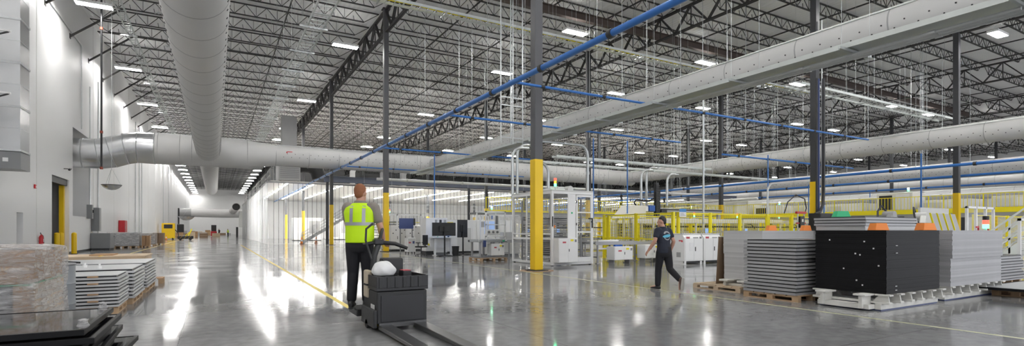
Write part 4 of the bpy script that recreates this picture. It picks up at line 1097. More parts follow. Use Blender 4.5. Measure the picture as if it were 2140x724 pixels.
    for v in me.vertices:
        q = im @ (v.co - hd)
        lim = .05 * s_ if q.z > .055 * s_ else -.01 * s_
        if q.y > lim: q.y = lim + (q.y - lim) * .12; q.x *= .96
        v.co = hd + rot @ q
    return root, dict(hp=hp, trunk=trunk, X=X, pel=pel, che=che, nck=nck)

# ---- walking person in the navy t-shirt
fw = Vector((.08, .99, 0)); rzw = atan2(fw.y, fw.x) - pi / 2
J = dict(pelvis=(0, .0, .93), chest=(0, .03, 1.27), neck=(0, .045, 1.46), head=(0, .085, 1.6), head_yaw=.85, head_pitch=-.05,
         shx=(1, .16, 0), hpx=(1, -.1, 0),
         l_sh=(-.185, .01, 1.41), l_el=(-.29, -.02, 1.15), l_wr=(-.36, .12, .93), l_pn=(1, -.2, 0), l_curl=.55,
         r_sh=(.185, .06, 1.41), r_el=(.235, -.06, 1.14), r_wr=(.23, .05, .9), r_pn=(-1, .1, 0), r_curl=.6,
         l_hip=(-.085, .02, .9), l_kn=(-.085, .1, .49), l_an=(-.085, .12, .085), l_toe=(-.1, .33, .04),
         r_hip=(.085, -.01, .9), r_kn=(.1, -.08, .5), r_an=(.11, -.42, .26), r_toe=(.11, -.4, .06), r_lift=True)
wp = F(1392, 609); wx, wy = 9.1, 8.8
walker, WA = person('person', 'person in a navy t-shirt and black trousers walking across the open floor', (wx, wy, 0), rzw, J,
                    dict(s=1.0, trouser='trouser', shirt='tee', sleeve=.62, hem=-.1, shoe_l='shoe', shoe_r='shoe_brown', sole='sole', hair='hair_black'))
# print on the back of the t-shirt, laid on the cloth
def on_cloth(root, cloth, ox, oz, shape, name, m, lift=.004):
    """shape: list of 2d polygons in metres centred at height oz; projected from behind along +y"""
    from mathutils.bvhtree import BVHTree
    me = cloth.data; bv = BVHTree.FromPolygons([v.co for v in me.vertices], [tuple(p.vertices) for p in me.polygons])
    mb = MB()
    for poly in shape:
        ps = []
        for (a, c) in poly:
            h = bv.ray_cast(Vector((ox + a, -1, oz + c)), Vector((0, 1, 0)))
            if h[0] is None: ps = None; break
            ps.append(h[0] + h[1] * lift)
        if ps: b0 = len(mb.v); mb.v += [tuple(p) for p in ps]; mb.f.append(tuple(range(b0, b0 + len(ps)))); mb.m.append(0)
    if mb.v: mb.build(name, m, root)
tee = [c for c in walker.children if c.name.startswith('shirt')][0]
def arc_blocks(r0, r1, a0, a1, n, gap=.25, sub=1):
    out = []
    for k in range(n):
        t0 = a0 + (a1 - a0) * k / n; t1 = a0 + (a1 - a0) * (k + 1 - gap) / n
        out.append([(r0 * cos(t0), r0 * sin(t0)), (r1 * cos(t0), r1 * sin(t0)), (r1 * cos(t1), r1 * sin(t1)), (r0 * cos(t1), r0 * sin(t1))])
    return out
M['print_grey'] = mat('print_grey', (.42, .43, .44), .7, 0, .05, 6); M['print_cyan'] = mat('print_cyan', (.13, .5, .68), .7, 0, .05, 6)
def leaf(cx, cz, L, h, tilt, n=10):
    out = []
    for k in range(n):
        a, b_ = -L + 2 * L * k / n, -L + 2 * L * (k + 1) / n
        fa, fb = h * sqrt(max(0, 1 - (a / L) ** 2)), h * sqrt(max(0, 1 - (b_ / L) ** 2))
        q = [(a, -fa), (b_, -fb), (b_, fb), (a, fa)]
        out.append([(cx + x * cos(tilt) - z * sin(tilt), cz + x * sin(tilt) + z * cos(tilt)) for x, z in q])
    return out
on_cloth(walker, tee, .0, 1.27, arc_blocks(.078, .112, .5, pi - .5, 11) + arc_blocks(.075, .1, pi + .45, 2 * pi - .3, 9), 'back_print', 'print_grey')
on_cloth(walker, tee, .0, 1.27, leaf(0, .0, .125, .034, .15), 'print_streak', 'print_cyan', .006)

# ---- rider in the hi-vis vest
S2 = 1.09
fw2 = Vector((.42, .91, 0)); rz2 = atan2(fw2.y, fw2.x) - pi / 2
def sc(d, k): return {a: (tuple(q * k for q in v) if isinstance(v, tuple) and a not in ('shx', 'hpx', 'l_hd', 'r_hd', 'l_pn', 'r_pn') else v) for a, v in d.items()}
J2 = sc(dict(pelvis=(0, 0, .95), chest=(0, .02, 1.3), neck=(0, .035, 1.49), head=(0, .075, 1.625), head_yaw=-.35, head_pitch=.02, shx=(1, -.05, 0),
         l_sh=(-.18, .03, 1.43), l_el=(-.2, .15, 1.17), l_wr=(-.06, .36, 1.05), l_pn=(1, 0, 0), l_curl=.6,
         r_sh=(.2, .0, 1.43), r_el=(.285, .02, 1.14), r_wr=(.31, .14, .93), r_hd=(.25, .95, -.15), r_pn=(0, -.2, -1), r_curl=1.0,
         l_hip=(-.09, 0, .92), l_kn=(-.1, .04, .5), l_an=(-.11, -.02, .085), l_toe=(-.13, .19, .04),
         r_hip=(.09, 0, .92), r_kn=(.1, .04, .5), r_an=(.1, -.02, .085), r_toe=(.12, .19, .04)), S2)
RX, RY, RZ = 1.93, 8.12, .203
rider, RA = person('person', 'person in a yellow hi-vis vest riding the black pallet truck', (RX, RY, RZ), rz2, J2,
                   dict(s=S2 * 1.03, trouser='trouser', shirt='shirt_grey', sleeve=.68, hem=-.1, shoe_l='shoe', shoe_r='shoe', sole='dark_grey', hair='hair_red', waist=.172, waistd=.135))
vb = MB(); X2, pel2, che2, nck2 = RA['X'], RA['pel'], RA['che'], RA['nck']; Y2 = Vector((0, 0, 1)).cross(X2).normalized()
k = S2
prof = [(pel2.z - .03, .196, .158), (pel2.z + .05, .2, .162), (pel2.lerp(che2, .5).z, .2, .158), (che2.z - .08, .208, .16), (che2.z + .05, .228, .155), (che2.z + .13, .222, .14), (nck2.z - .045, .17, .112), (nck2.z - .005, .1, .085)]
def vc(z): t_ = (z - pel2.z) / (nck2.z - pel2.z); return pel2.lerp(nck2, t_)
vb.rings([ell((vc(z).x, vc(z).y, z), X2, Y2, ru * k, rv * k, 22) for z, ru, rv in prof])
vest = fuse(vb, 'vest', 'hivis', rider, .011, 4)
from mathutils.bvhtree import BVHTree
def band(z, h, name):
    bv = BVHTree.FromPolygons([v.co for v in vest.data.vertices], [tuple(p.vertices) for p in vest.data.polygons]); mb = MB(); n = 48; rs = []
    for zz in (z, z + h):
        r_ = []
        for q in range(n):
            a = 2 * pi * q / n; c = Vector((vc(zz).x, vc(zz).y, zz)); d_ = Vector((cos(a), sin(a), 0))
            hh = bv.ray_cast(c + d_ * .6, -d_); r_.append((hh[0] if hh[0] is not None else c + d_ * .2) + d_ * .004)
        rs.append(r_)
    mb.rings(rs, 0, False).build(name, 'reflect', rider, smooth=True)
band(1.27, .05, 'reflective_band')
for sx in (-.1, .085):
    on_cloth(rider, vest, sx, 0, [[(-.025, z), (.025, z), (.025, z + .045), (-.025, z + .045)] for z in [1.322 + .04 * q for q in range(6)]], 'reflective_stripe', 'reflect', .005)
# ---- small far person by the red stacker
J3 = dict(J); J3.update(l_kn=(-.09, .03, .5), l_an=(-.09, -.02, .085), l_toe=(-.1, .18, .04), r_kn=(.09, .03, .5), r_an=(.09, -.02, .085), r_toe=(.1, .18, .04)); J3.pop('r_lift')
person('person', 'tiny far person in dark clothes beside the red stacker truck', (.75, 132.5, 0), 2.2, J3, dict(s=1.0, trouser='trouser', shirt='tee', sleeve=.6, hem=-.1, shoe_l='shoe', shoe_r='shoe', sole='dark_grey', hair='hair_black'))
p4, A4 = person('person', 'tiny far person in yellow vest near the far end of the curtain', (2.6, 140, 0), 1.0, J3, dict(s=1.0, trouser='trouser', shirt='hivis', sleeve=.3, hem=-.1, shoe_l='shoe', shoe_r='shoe', sole='dark_grey', hair='hair_black'))

# ============================================================ RIDE-ON PALLET TRUCK (forks point at the camera)
t = thing('pallet_truck', 'dark ride-on pallet truck with long forks driving over the floor', 'pallet truck', (1.93, 7.12, 0))
BW = .72
MB().box(0, BW, .0, .62, .1, .55).build('battery_box', 'dark_grey', t, bevel=.02)
MB().box(.05, BW - .05, -.012, 0, .13, .5).build('front_cover', 'black', t, bevel=.006)
tb = MB()
tb.box(-.01, BW + .01, -.015, .64, .56, .6).box(-.01, BW + .01, -.015, .0, .6, .76).box(-.01, .01, 0, .64, .6, .76).box(BW - .01, BW + .01, 0, .64, .6, .76).box(-.01, BW + .01, .62, .64, .6, .76)
tb.build('battery_tray', 'black', t, bevel=.004)
rb = MB()
for i in range(6): rb.box(.02 + i * .112, .07 + i * .112, -.028, -.013, .6, .75)
rb.build('tray_rib', 'dark_grey', t, bevel=.004)
for i, (x, w) in enumerate(((.05, .15), (.24, .16), (.43, .16))): MB().box(x, x + w, .08, .55, .6, .72).build('battery_cell', 'dark_grey', t, bevel=.01)
MB().box(.02, BW - .02, .62, .84, .12, .5).build('drive_housing', 'dark_grey', t, bevel=.03)
MB().box(.25, .58, .645, .83, .5, .98).build('hood', 'black', t, bevel=.03)
MB().box(-.03, .05, .45, .66, .42, .82).build('knee_pad', 'tan', t, bevel=.025)
MB().box(-.034, .054, .445, .665, .6, .625).build('pad_strap', 'black', t)
MB().box(-.08, BW + .02, .845, 1.38, .1, .2).build('platform', 'black', t, bevel=.015)
MB().box(-.07, BW + .01, .85, 1.37, .199, .202).build('platform_mat', 'rubber', t)
MB().box(-.05, 0, .0, .7, .05, .3).build('side_skirt', 'dark_grey', t, bevel=.012)
MB().cyl((.1, .85, .105), (.3, .85, .105), .105, n=22).build('drive_wheel', 'rubber', t, smooth=True)
for x in (-.05, BW - .05): MB().cyl((x, .4, .065), (x + .07, .4, .065), .065, n=18).build('caster_wheel', 'rubber', t, smooth=True)
MB().tube([(.14, .62, .5), (.1, .6, .8), (.12, .62, 1.02), (.2, .66, 1.2)], .045, 10).build('steering_column', 'dark_grey', t, smooth=True)
MB().tube([(.04, .68, 1.2), (.2, .66, 1.22), (.42, .56, 1.2), (.58, .46, 1.13)], [.026, .035, .03, .026], 10).build('tiller_handle', 'black', t, smooth=True)
MB().tube([(.2, .66, 1.22), (.3, .82, 1.4), (.33, .95, 1.46)], [.03, .024, .02], 8).build('grab_bar', 'black', t, smooth=True)
MB().box(.12, .27, .6, .74, 1.18, 1.27).build('control_head', 'black', t, bevel=.02)
MB().tube([(.05, .5, .98), (-.02, .55, 1.25), (-.0, .6, 1.42), (.1, .62, 1.5)], .016, 8).build('load_rest_bar', 'dark_grey', t, smooth=True)
for x0 in (.02, BW - .2):
    f_ = MB()
    f_.quad_box([(x0, -2.35, .05), (x0 + .18, -2.35, .05), (x0 + .18, .02, .03), (x0, .02, .03), (x0 + .015, -2.38, .075), (x0 + .165, -2.38, .075), (x0 + .18, .02, .095), (x0, .02, .095)])
    f_.build('fork', 'steel_fork', t, bevel=.008)
    MB().cyl((x0 + .04, -2.1, .04), (x0 + .14, -2.1, .04), .04, n=14).build('load_roller', 'dark_grey', t)
MB().box(.02, BW - .02, -.03, .0, .06, .12).build('fork_bridge', 'steel_fork', t)
MB().box(-.012, -.009, .1, .3, .3, .36).build('side_label', 'offwhite', t)
# bag, tote and folded cloth riding on the truck
bg = MB(); rb_ = random.Random(8); rs = []
for q, (z, r) in enumerate(((0, .11), (.03, .15), (.09, .15), (.14, .125), (.19, .09), (.215, .03))):
    rs.append([(r * 1.15 * cos(2 * pi * a / 18) * (1 + rb_.uniform(-.3, .3)), r * sin(2 * pi * a / 18) * (1 + rb_.uniform(-.2, .2)), z + rb_.uniform(-.015, .015) * (q > 0)) for a in range(18)])
o = bg.rings(rs).build('plastic_bag', 'bag', None, (2.09, 7.4, .745)); o.data.polygons.foreach_set('use_smooth', [True] * len(o.data.polygons)); sd_ = o.modifiers.new('sub', 'SUBSURF'); sd_.levels = 2; sd_.render_levels = 2; tag(o, 'crumpled white plastic bag lying on the pallet truck battery', 'bag')
MB().tube([(-.04, 0, .14), (-.02, .01, .2), (.03, .0, .2), (.05, 0, .15)], .008, 6).build('bag_handle', 'bag', o)
o = MB().box(0, .13, 0, .2, 0, .09).build('parts_box', 'black', None, (2.37, 7.36, .7205), bevel=.01); tag(o, 'small open black box on the pallet truck battery', 'box')
MB().box(.01, .12, .01, .19, .09, .1).build('red_content', 'label', o)
# ============================================================ MACHINES
def mesh_panel(mb, p0, p1, z0, z1, step=.1, t=.007):
    p0, p1 = Vector((*p0, 0)), Vector((*p1, 0)); L = (p1 - p0).length; d = (p1 - p0) / L; n = max(1, int(L / step))
    for k in range(1, n): q = p0 + d * (L * k / n); mb.bar((q.x, q.y, z0), (q.x, q.y, z1), t)
    n = max(1, int((z1 - z0) / step))
    for k in range(1, n): z = z0 + (z1 - z0) * k / n; mb.bar((p0.x, p0.y, z), (p1.x, p1.y, z), t)
def stack_light(parent, x, y, z, cols=('led_green', 'led_amber', 'led_red'), r=.035, h=.075):
    b = MB().cyl((x, y, z), (x, y, z + .1), r * .5, n=8).build('light_stem', 'galv', parent)
    for i, c in enumerate(cols): MB().cyl((x, y, z + .1 + i * h), (x, y, z + .1 + (i + 1) * h - .006), r, n=12).build('signal_lamp', c, parent)
def control_box(parent, x0, x1, y0, y1, z0, z1, nm='control_cabinet'):
    MB().box(x0, x1, y0, y1, z0, z1).build(nm, 'white', parent, bevel=.012)
    xm = (x0 + x1) / 2
    MB().box(x0 + .02, xm - .006, y0 - .012, y0, z0 + .02, z1 - .02).build('cabinet_door', 'white', parent, bevel=.005); MB().box(xm + .006, x1 - .02, y0 - .012, y0, z0 + .02, z1 - .02).build('cabinet_door', 'white', parent, bevel=.005)
    MB().box(xm + .03, xm + .05, y0 - .03, y0 - .012, (z0 + z1) / 2 - .05, (z0 + z1) / 2 + .05).build('latch', 'dark_grey', parent)
    w = x1 - x0
    MB().box(x0 + w * .2, x0 + w * .38, y0 - .015, y0 - .012, z1 - .2, z1 - .14).build('warning_label', 'label', parent)
    MB().box(x0 + w * .62, x0 + w * .78, y0 - .015, y0 - .012, z1 - .13, z1 - .05).build('warning_label', 'fence_yellow', parent)
    MB().box(x1 - .14, x1 - .05, y0 - .015, y0 - .012, z1 - .16, z1 - .06).build('vent', 'grey', parent)
# ---- the big white mesh cell by the yellow column
t = thing('mesh_cell', 'tall white mesh-walled panel storage cell behind the tall yellow column', 'machine', (11.45, 16.95, 0))
w, d, h = 2.06, 3.15, 2.95
for x in (0, w - .1):
    for y in (0, d - .1): MB().box(x, x + .1, y, y + .1, .02, h).build('corner_post', 'white', t, bevel=.008)
fr = MB()
for z in (.03, h - .1):
    fr.box(.1, w - .1, 0, .08, z, z + .1).box(.1, w - .1, d - .08, d, z, z + .1).box(0, .08, .1, d - .1, z, z + .1).box(w - .08, w, .1, d - .1, z, z + .1)
fr.box(0, .07, .1, d - .1, 1.02, 1.1).box(0, .07, .1, d - .1, 1.22, 1.28).box(0.01, .06, 1.9, 1.97, .1, h - .1).box(w - .07, w, .1, d - .1, 1.02, 1.1)
fr.build('frame_rail', 'white', t, bevel=.006)
MB().box(.0, w, 0, d, h, h + .06).build('top_plate', 'offwhite', t, bevel=.01)
ms = MB(); mesh_panel(ms, (.03, .1), (.03, d - .1), .12, h - .1, .07, .006); ms.build('mesh_panel', 'mid_grey', t)
ms = MB(); mesh_panel(ms, (.1, .03), (.78, .03), 1.1, h - .1, .07, .006); ms.build('mesh_panel', 'mid_grey', t)
ms = MB(); mesh_panel(ms, (w - .03, .1), (w - .03, d - .1), .12, h - .1, .09, .006); ms.build('mesh_panel', 'mid_grey', t)
MB().box(.78, 1.16, -.0, .06, .1, h - .1).build('front_panel', 'white', t, bevel=.006)
MB().lathe([(.04, 0), (.04, .006), (.01, .006)], n=14).build('green_sticker', 'led_green' if False else 'green', t, (.97, -.004, 2.1)).rotation_euler = (R(90), 0, 0)
dr = MB().box(1.18, 1.25, -.03, .03, .12, h - .12).box(1.9, 1.97, -.03, .03, .12, h - .12).box(1.25, 1.9, -.03, .03, h - .2, h - .12).box(1.25, 1.9, -.03, .03, .12, .32).box(1.25, 1.9, -.03, .03, 1.3, 1.36).box(1.25, 1.9, -.03, .03, 2.1, 2.15).build('door', 'white', t, bevel=.006)
ms = MB(); mesh_panel(ms, (1.25, 0), (1.9, 0), .3, h - .2, .07, .006); ms.build('door_mesh', 'mid_grey', dr)
MB().bar((1.94, -.04, 1.75), (1.94, -.1, 1.75), .05).bar((1.94, -.09, 1.9), (1.94, -.09, 1.5), .04).bar((1.75, -.09, 1.88), (1.95, -.09, 1.88), .05).build('door_handle', 'black', dr)
for z in (.8, 1.6, 2.5): MB().cyl((1.17, -.04, z), (1.17, -.04, z + .1), .02, n=8).build('hinge', 'dark_grey', dr)
control_box(t, .08, .98, -.36, -.01, .14, 1.1)
MB().bar((.03, -.03, 1.55), (.03, -.03, 1.95), .03).build('door_handle', 'black', t)
MB().box(.1, .16, -.02, .0, 1.5, 1.6).build('emergency_switch', 'orange', t)
MB().cyl((.25, .12, h + .06), (.25, .12, h + .2), .02, n=8).build('light_stem', 'galv', t)
for i, c in enumerate(('led_green', 'led_amber', 'led_red')): MB().cyl((.25, .12, h + .2 + i * .11), (.25, .12, h + .3 + i * .11), .05, n=12).build('signal_lamp', c, t)
MB().box(.3, 1.0, .5, 1.4, h + .06, h + .16).build('roof_box', 'white', t, bevel=.01); MB().cyl((1.35, .6, h + .16), (1.35, .9, h + .16), .14, n=16).build('roof_motor', 'offwhite', t)
for x in (.03, 1.9):
    for y in (.03, 3.0): MB().cyl((x + .05, y + .05, 0), (x + .05, y + .05, .03), .05, n=10).build('foot', 'black', t)
for k in range(19):
    MB().box(.3, 1.75, .5, 2.7, .35 + k * .085, .385 + k * .085).build('storage_shelf', 'mid_grey' if k % 3 else 'grey', t)
for x in (.25, 1.75):
    for y in (.45, 2.7): MB().box(x, x + .06, y, y + .06, .1, 2.7).build('lift_post', 'alu', t)
# painted ring on the floor under the tall column
rg_ = MB(); n = 28; rr = random.Random(2)
rg_.rings([[(r * cos(2 * pi * k / n) * (1 + .1 * sin(5 * k)), r * sin(2 * pi * k / n), z) for k in range(n)] for r, z in ((.35, 0), (.35, .002), (.62, .002), (.62, 0))], 0, False)
M['worn_orange'] = mat('worn_orange_paint', (.45, .3, .2), .5, 0, .3, 6)
o = rg_.build('floor_mark', 'worn_orange', None, (9.7, 15.3, .001)); tag(o, 'worn orange mark on the floor round the tall yellow column', 'floor mark')
# ---- yellow post-and-mesh fences
def fence(p0, p1, label, h=2.2, n=3, m='fence_yellow', step=.12, z0=.15, pw=.06, midrail=True, gates=()):
    t = thing('guard_fence', label, 'fence', (p0[0], p0[1], 0)); q = Vector((p1[0] - p0[0], p1[1] - p0[1], 0)); L = q.length; d = q / L
    for k in range(n + 1):
        c = d * (L * k / n); MB().box(c.x - pw, c.x + pw, c.y - pw, c.y + pw, .012, h).build('post', m, t, bevel=.008)
        MB().box(c.x - pw - .05, c.x + pw + .05, c.y - pw - .05, c.y + pw + .05, 0, .012).build('foot_plate', m, t)
    for k in range(n):
        a, b = d * (L * k / n + pw + .01), d * (L * (k + 1) / n - pw - .01); b1 = MB()
        for z in (z0 + .02, h - .05) + ((1.0,) if midrail else ()): b1.bar((a.x, a.y, z), (b.x, b.y, z), .05)
        b1.bar((a.x, a.y, z0), (a.x, a.y, h - .03), .05).bar((b.x, b.y, z0), (b.x, b.y, h - .03), .05)
        f_ = b1.build('panel_frame', m, t)
        ms = MB(); mesh_panel(ms, (a.x, a.y), (b.x, b.y), z0 + .04, h - .06, step * 1.3, .008); ms.build('wire_mesh', m, f_)
    return t
fence((17.2, 16.1), (17.2, 20.7), 'yellow mesh guard fence facing the walking person, on the left side of the cage', n=2)
fence((17.5, 16.1), (25.7, 16.1), 'yellow mesh guard fence behind the two white cabinets', n=4)
fence((26.0, 17.6), (36, 17.6), 'yellow mesh guard fence behind the tall grey panel stacks', n=5)
fence((17.5, 20.7), (25.5, 20.7), 'yellow mesh guard fence at the back of the cage', n=4)
fence((18, 24.4), (38, 24.4), 'second row of yellow fence behind the cage', n=8)
fence((28.5, 26.6), (43, 26.6), 'third row of yellow fence near the raised walkway', n=6)
fence((13.5, 48), (31, 48), 'far yellow fence in front of the clear curtain', n=7, step=.2)
fence((33, 11.2), (43.5, 11.2), 'yellow fence under the front of the raised walkway', n=5)
t = thing('fence_sign', 'blue and white notice on the yellow fence behind the walking person', 'sign', (17.42, 15.96, 1.98))
MB().box(0, .42, 0, .02, 0, .36).build('board', 'paper', t); MB().box(.0, .42, -.004, 0, .22, .36).build('blue_header', 'sign_blue', t)
for i in range(3): MB().box(.05, .37 - .06 * i, -.003, 0, .05 + .05 * i, .07 + .05 * i).build('text_line', 'mid_grey', t)
# ---- roller conveyor with small cabinets
def conveyor(loc, L, w, h, label, rz=0, m='alu'):
    t = thing('roller_conveyor', label, 'conveyor', loc, rz)
    MB().box(0, L, 0, .05, h - .14, h).build('side_rail', m, t, bevel=.004); MB().box(0, L, w - .05, w, h - .14, h).build('side_rail', m, t, bevel=.004)
    k = .1
    rl = MB()
    while k < L: rl.cyl((k, .05, h - .05), (k, w - .05, h - .05), .03, n=8); k += .16
    rl.build('rollers' if False else 'roller_bed', 'galv', t, smooth=True)
    n = max(2, int(L / 1.3) + 1)
    for i in range(n):
        x = .1 + (L - .26) * i / (n - 1)
        MB().box(x, x + .06, 0, .06, .03, h - .14).box(x - .05, x + .11, -.03, .09, 0, .03).build('leg', m, t); MB().box(x, x + .06, w - .06, w, .03, h - .14).box(x - .05, x + .11, w - .09, w + .03, 0, .03).build('leg', m, t)
        MB().box(x + .01, x + .05, .06, w - .06, .25, .3).build('cross_tie', m, t)
    MB().cyl((L * .3, -.02, h - .2), (L * .3 + .3, -.02, h - .2), .07, n=12).box(L * .3 + .3, L * .3 + .4, -.09, .05, h - .27, h - .13).build('drive_motor', 'blue', t)
    return t
c1 = conveyor((13.75, 17.1, 0), 3.3, 1.1, .92, 'roller conveyor between the white mesh cell and the yellow cage')
MB().box(.1, 1.2, -.05, .0, .93, 1.0).build('guide_rail', 'white', c1); MB().box(.15, 1.1, .0, .06, .6, .66).build('guide_rail', 'white', c1)
t = thing('control_cabinet', 'small white control cabinet slung under the conveyor right of the mesh cell', 'cabinet', (14.25, 16.5, 0))
control_box(t, 0, 1.0, .0, .5, .17, .72, 'body')
for x in (.05, .9): MB().box(x, x + .05, .1, .4, 0, .17).build('leg', 'grey', t)
t = thing('control_cabinet', 'small white control cabinet under the conveyor left of the walking person', 'cabinet', (15.95, 16.5, 0))
control_box(t, 0, .95, .0, .5, .2, .78, 'body')
for x in (.05, .85): MB().box(x, x + .05, .1, .4, 0, .2).build('leg', 'grey', t)
conveyor((18.0, 17.2, 0), 7, 1.2, .92, 'roller conveyor inside the yellow cage')
conveyor((26.5, 19.2, 0), 9, 1.2, .92, 'roller conveyor behind the grey stacks and their fence')
# ---- two white cabinets
def cabinet(loc, label, side_vent=True):
    t = thing('machine_cabinet', label, 'cabinet', loc); w, d, h = 1.08, .82, 1.22
    MB().prism([(0, 0, .14), (0, d, .14), (0, d, h), (0, .12, h), (0, 0, h - .14)], (w, 0, 0)).build('body', 'white', t, bevel=.012)
    MB().box(-.02, w + .02, .1, d + .02, h, h + .05).build('top_slab', 'offwhite', t, bevel=.015)
    for x in (.03, w - .13): MB().box(x, x + .1, .03, d - .03, 0, .14).build('foot', 'white', t)
    MB().box(.03, w - .03, .06, .1, .06, .14).build('kick_plate', 'dark_grey', t)
    for i in range(2):
        x0 = .04 + i * (w - .08) / 2; dr = MB().box(x0 + .006, x0 + (w - .08) / 2 - .006, -.014, 0, .18, h - .17).build('door', 'white', t, bevel=.005)
        if i: MB().box(x0 + .06, x0 + .08, -.04, -.014, .55, .72).build('door_handle', 'black', dr)
    MB().box(.1, .3, -.004, 0, h - .16, h - .08).build('maker_plate', 'label', t); MB().box(.5, .8, -.004, 0, h - .15, h - .1).build('vent', 'mid_grey', t); MB().box(.88, 1.0, -.004, 0, h - .16, h - .08).build('vent', 'grey', t)
    if side_vent:
        MB().box(-.006, 0, .2, .42, .3, .5).build('side_vent', 'mid_grey', t); MB().box(-.006, 0, .1, .3, .95, 1.0).build('side_label', 'label', t); MB().cyl((-.03, .12, .95), (0, .12, .95), .03, n=10).build('emergency_button', 'red', t)
        MB().box(.28, .5, -.02, -.014, .55, .9).build('document_sleeve', 'paper', t)
    for k in range(6): MB().box(.15 + .14 * k, .19 + .14 * k, .3, .34, h + .05, h + .08).build('top_fitting', 'mid_grey', t)
    return t
cabinet((16.5, 14.85, 0), 'white machine cabinet with a paper sleeve right of the walking person')
cabinet((17.65, 14.85, 0), 'second white machine cabinet nearer to the grey panel stacks', False)
# ---- machines in the cage
def process_machine(loc, w, d, h, label, seed, body='cream', name='process_machine'):
    rn = random.Random(seed); t = thing(name, label, 'machine', loc)
    MB().box(0, w, 0, d, .08, .7).build('base', body, t, bevel=.02)
    n = max(2, int(w / .9))
    for i in range(n): MB().box(w * i / n + .03, w * (i + 1) / n - .03, -.015, 0, .14, .62).build('base_door', 'white' if i % 2 else body, t, bevel=.006)
    for x in (.05, w - .13):
        for y in (.05, d - .13): MB().box(x, x + .08, y, y + .08, .7, h).build('frame_post', body, t)
    MB().box(0, w, 0, .1, h - .22, h).build('front_beam', body, t, bevel=.01); MB().box(0, w, d - .1, d, h - .22, h).build('rear_beam', body, t, bevel=.01)
    MB().box(.1, w - .1, .1, d - .1, .72, .8).build('table', 'grey', t)
    for k in range(3):
        z = 1.0 + k * .28; MB().box(.2, w - .2, d * .3, d * .3 + .1, z, z + .07).cyl((.3, d * .6, z + .05), (w - .3, d * .6, z + .05), .04, n=8).build('tool_bar', ('galv', 'alu', 'dark_grey')[k], t)
    for k in range(int(w / .5)):
        x = .25 + k * .5; MB().box(x, x + rn.uniform(.1, .28), d * .25, d * .5, .8, .8 + rn.uniform(.1, .5)).build('tool_block', rn.choice(('galv', 'dark_grey', 'white', 'mid_grey')), t, bevel=.008)
    MB().tube([(w * .2, d * .5, 1.6), (w * .35, d * .45, h - .35), (w * .5, d * .5, h - .3), (w * .6, d * .5, 1.5)], .03, 7).build('cable', 'black', t)
    MB().box(.05, .4, -.03, 0, 1.2, 1.55).build('control_panel', 'mid_grey', t, bevel=.01); MB().box(.09, .36, -.034, -.03, 1.25, 1.5).build('screen', 'screen', t)
    stack_light(t, w - .2, .1, h)
    return t
process_machine((18.6, 18.7, 0), 3.2, 1.6, 2.0, 'cream processing machine inside the left half of the yellow cage', 1)
process_machine((22.2, 18.7, 0), 3.0, 1.6, 2.0, 'cream processing machine inside the right half of the yellow cage', 2)
process_machine((28.8, 21.2, 0), 4.0, 1.8, 2.1, 'cream processing machine behind the tall pale stack', 3)
process_machine((33.4, 21.0, 0), 4.2, 2, 2.1, 'cream processing machine behind the black stack and green cap', 4, 'offwhite')
process_machine((20, 29.2, 0), 5, 2, 2.2, 'white processing machine in the line behind the cage, left', 5, 'white')
process_machine((27, 29.6, 0), 5, 2, 2.2, 'white processing machine in the line behind the cage, right', 6, 'white')
process_machine((14.5, 38, 0), 6, 2, 2.2, 'white processing machine far behind the white mesh cell', 7, 'white')
process_machine((23, 38, 0), 6, 2, 2.2, 'white processing machine far behind the cage, by the third column row', 8, 'white')
process_machine((34.5, 38.2, 0), 6, 2, 2.3, 'white processing machine far behind, beside the raised walkway', 9, 'white')
o = MB().prism([(0, 0, 0), (1.75, 0, 0), (1.75, 0, .72), (.75, 0, .72)], (0, .9, 0)).build('machine_hood', 'cream', None, (19.0, 21.4, 2.05), bevel=.02)
t = thing('machine_hood', 'x', 'machine')
bpy.data.objects.remove(t)
hd = thing('hood_stand', 'cream sloped hood on a stand rising above the yellow cage', 'machine', (19.0, 21.4, 0))
o.parent = hd; o.location = (0, 0, 2.05); MB().box(.2, .3, .1, .2, 0, 2.05).build('leg', 'cream', hd); MB().box(1.5, 1.6, .1, .2, 0, 2.05).build('leg', 'cream', hd); MB().box(.2, .3, .7, .8, 0, 2.05).build('leg', 'cream', hd); MB().box(1.5, 1.6, .7, .8, 0, 2.05).build('leg', 'cream', hd)
# ---- overhead gantry with black mast
t = thing('robot_gantry', 'grey overhead gantry beam with a tall black robot mast above the cage', 'gantry', (20.6, 22.6, 0))
MB().box(0, 7.8, -.12, .12, 2.5, 2.72).build('beam', 'alu', t, bevel=.01); MB().box(0, 7.8, -.17, -.12, 2.62, 2.68).build('guide_rail', 'dark_grey', t)
for x in (.1, 3.8, 7.5): MB().box(x, x + .2, -.1, .1, .02, 2.5).build('leg', 'mid_grey', t); MB().box(x - .1, x + .3, -.2, .2, 0, .02).build('foot', 'mid_grey', t)
MB().box(1.75, 1.98, -.36, -.18, 2.2, 4.2).build('mast', 'black', t, bevel=.01); MB().box(2.02, 2.12, -.34, -.2, 2.4, 3.8).build('cable_chain', 'dark_grey', t)
for k in range(13): MB().box(1.73, 2.0, -.4, -.36, 2.3 + k * .14, 2.38 + k * .14).build('chain_link', 'dark_grey', t)
MB().box(1.2, 1.65, -.4, -.18, 2.5, 2.85).build('motor', 'blue', t, bevel=.02); MB().box(.3, 1.15, -.36, -.18, 2.5, 2.8).build('carriage', 'white', t, bevel=.02); MB().box(2.15, 2.6, -.4, -.18, 2.45, 2.62).build('gripper', 'black', t)
MB().tube([(.35, -.2, 2.8), (.2, -.2, 3.0), (.35, -.2, 3.15), (1.3, -.25, 3.1), (1.72, -.27, 3.3)], .05, 8).build('cable_loop', 'black', t, smooth=True)
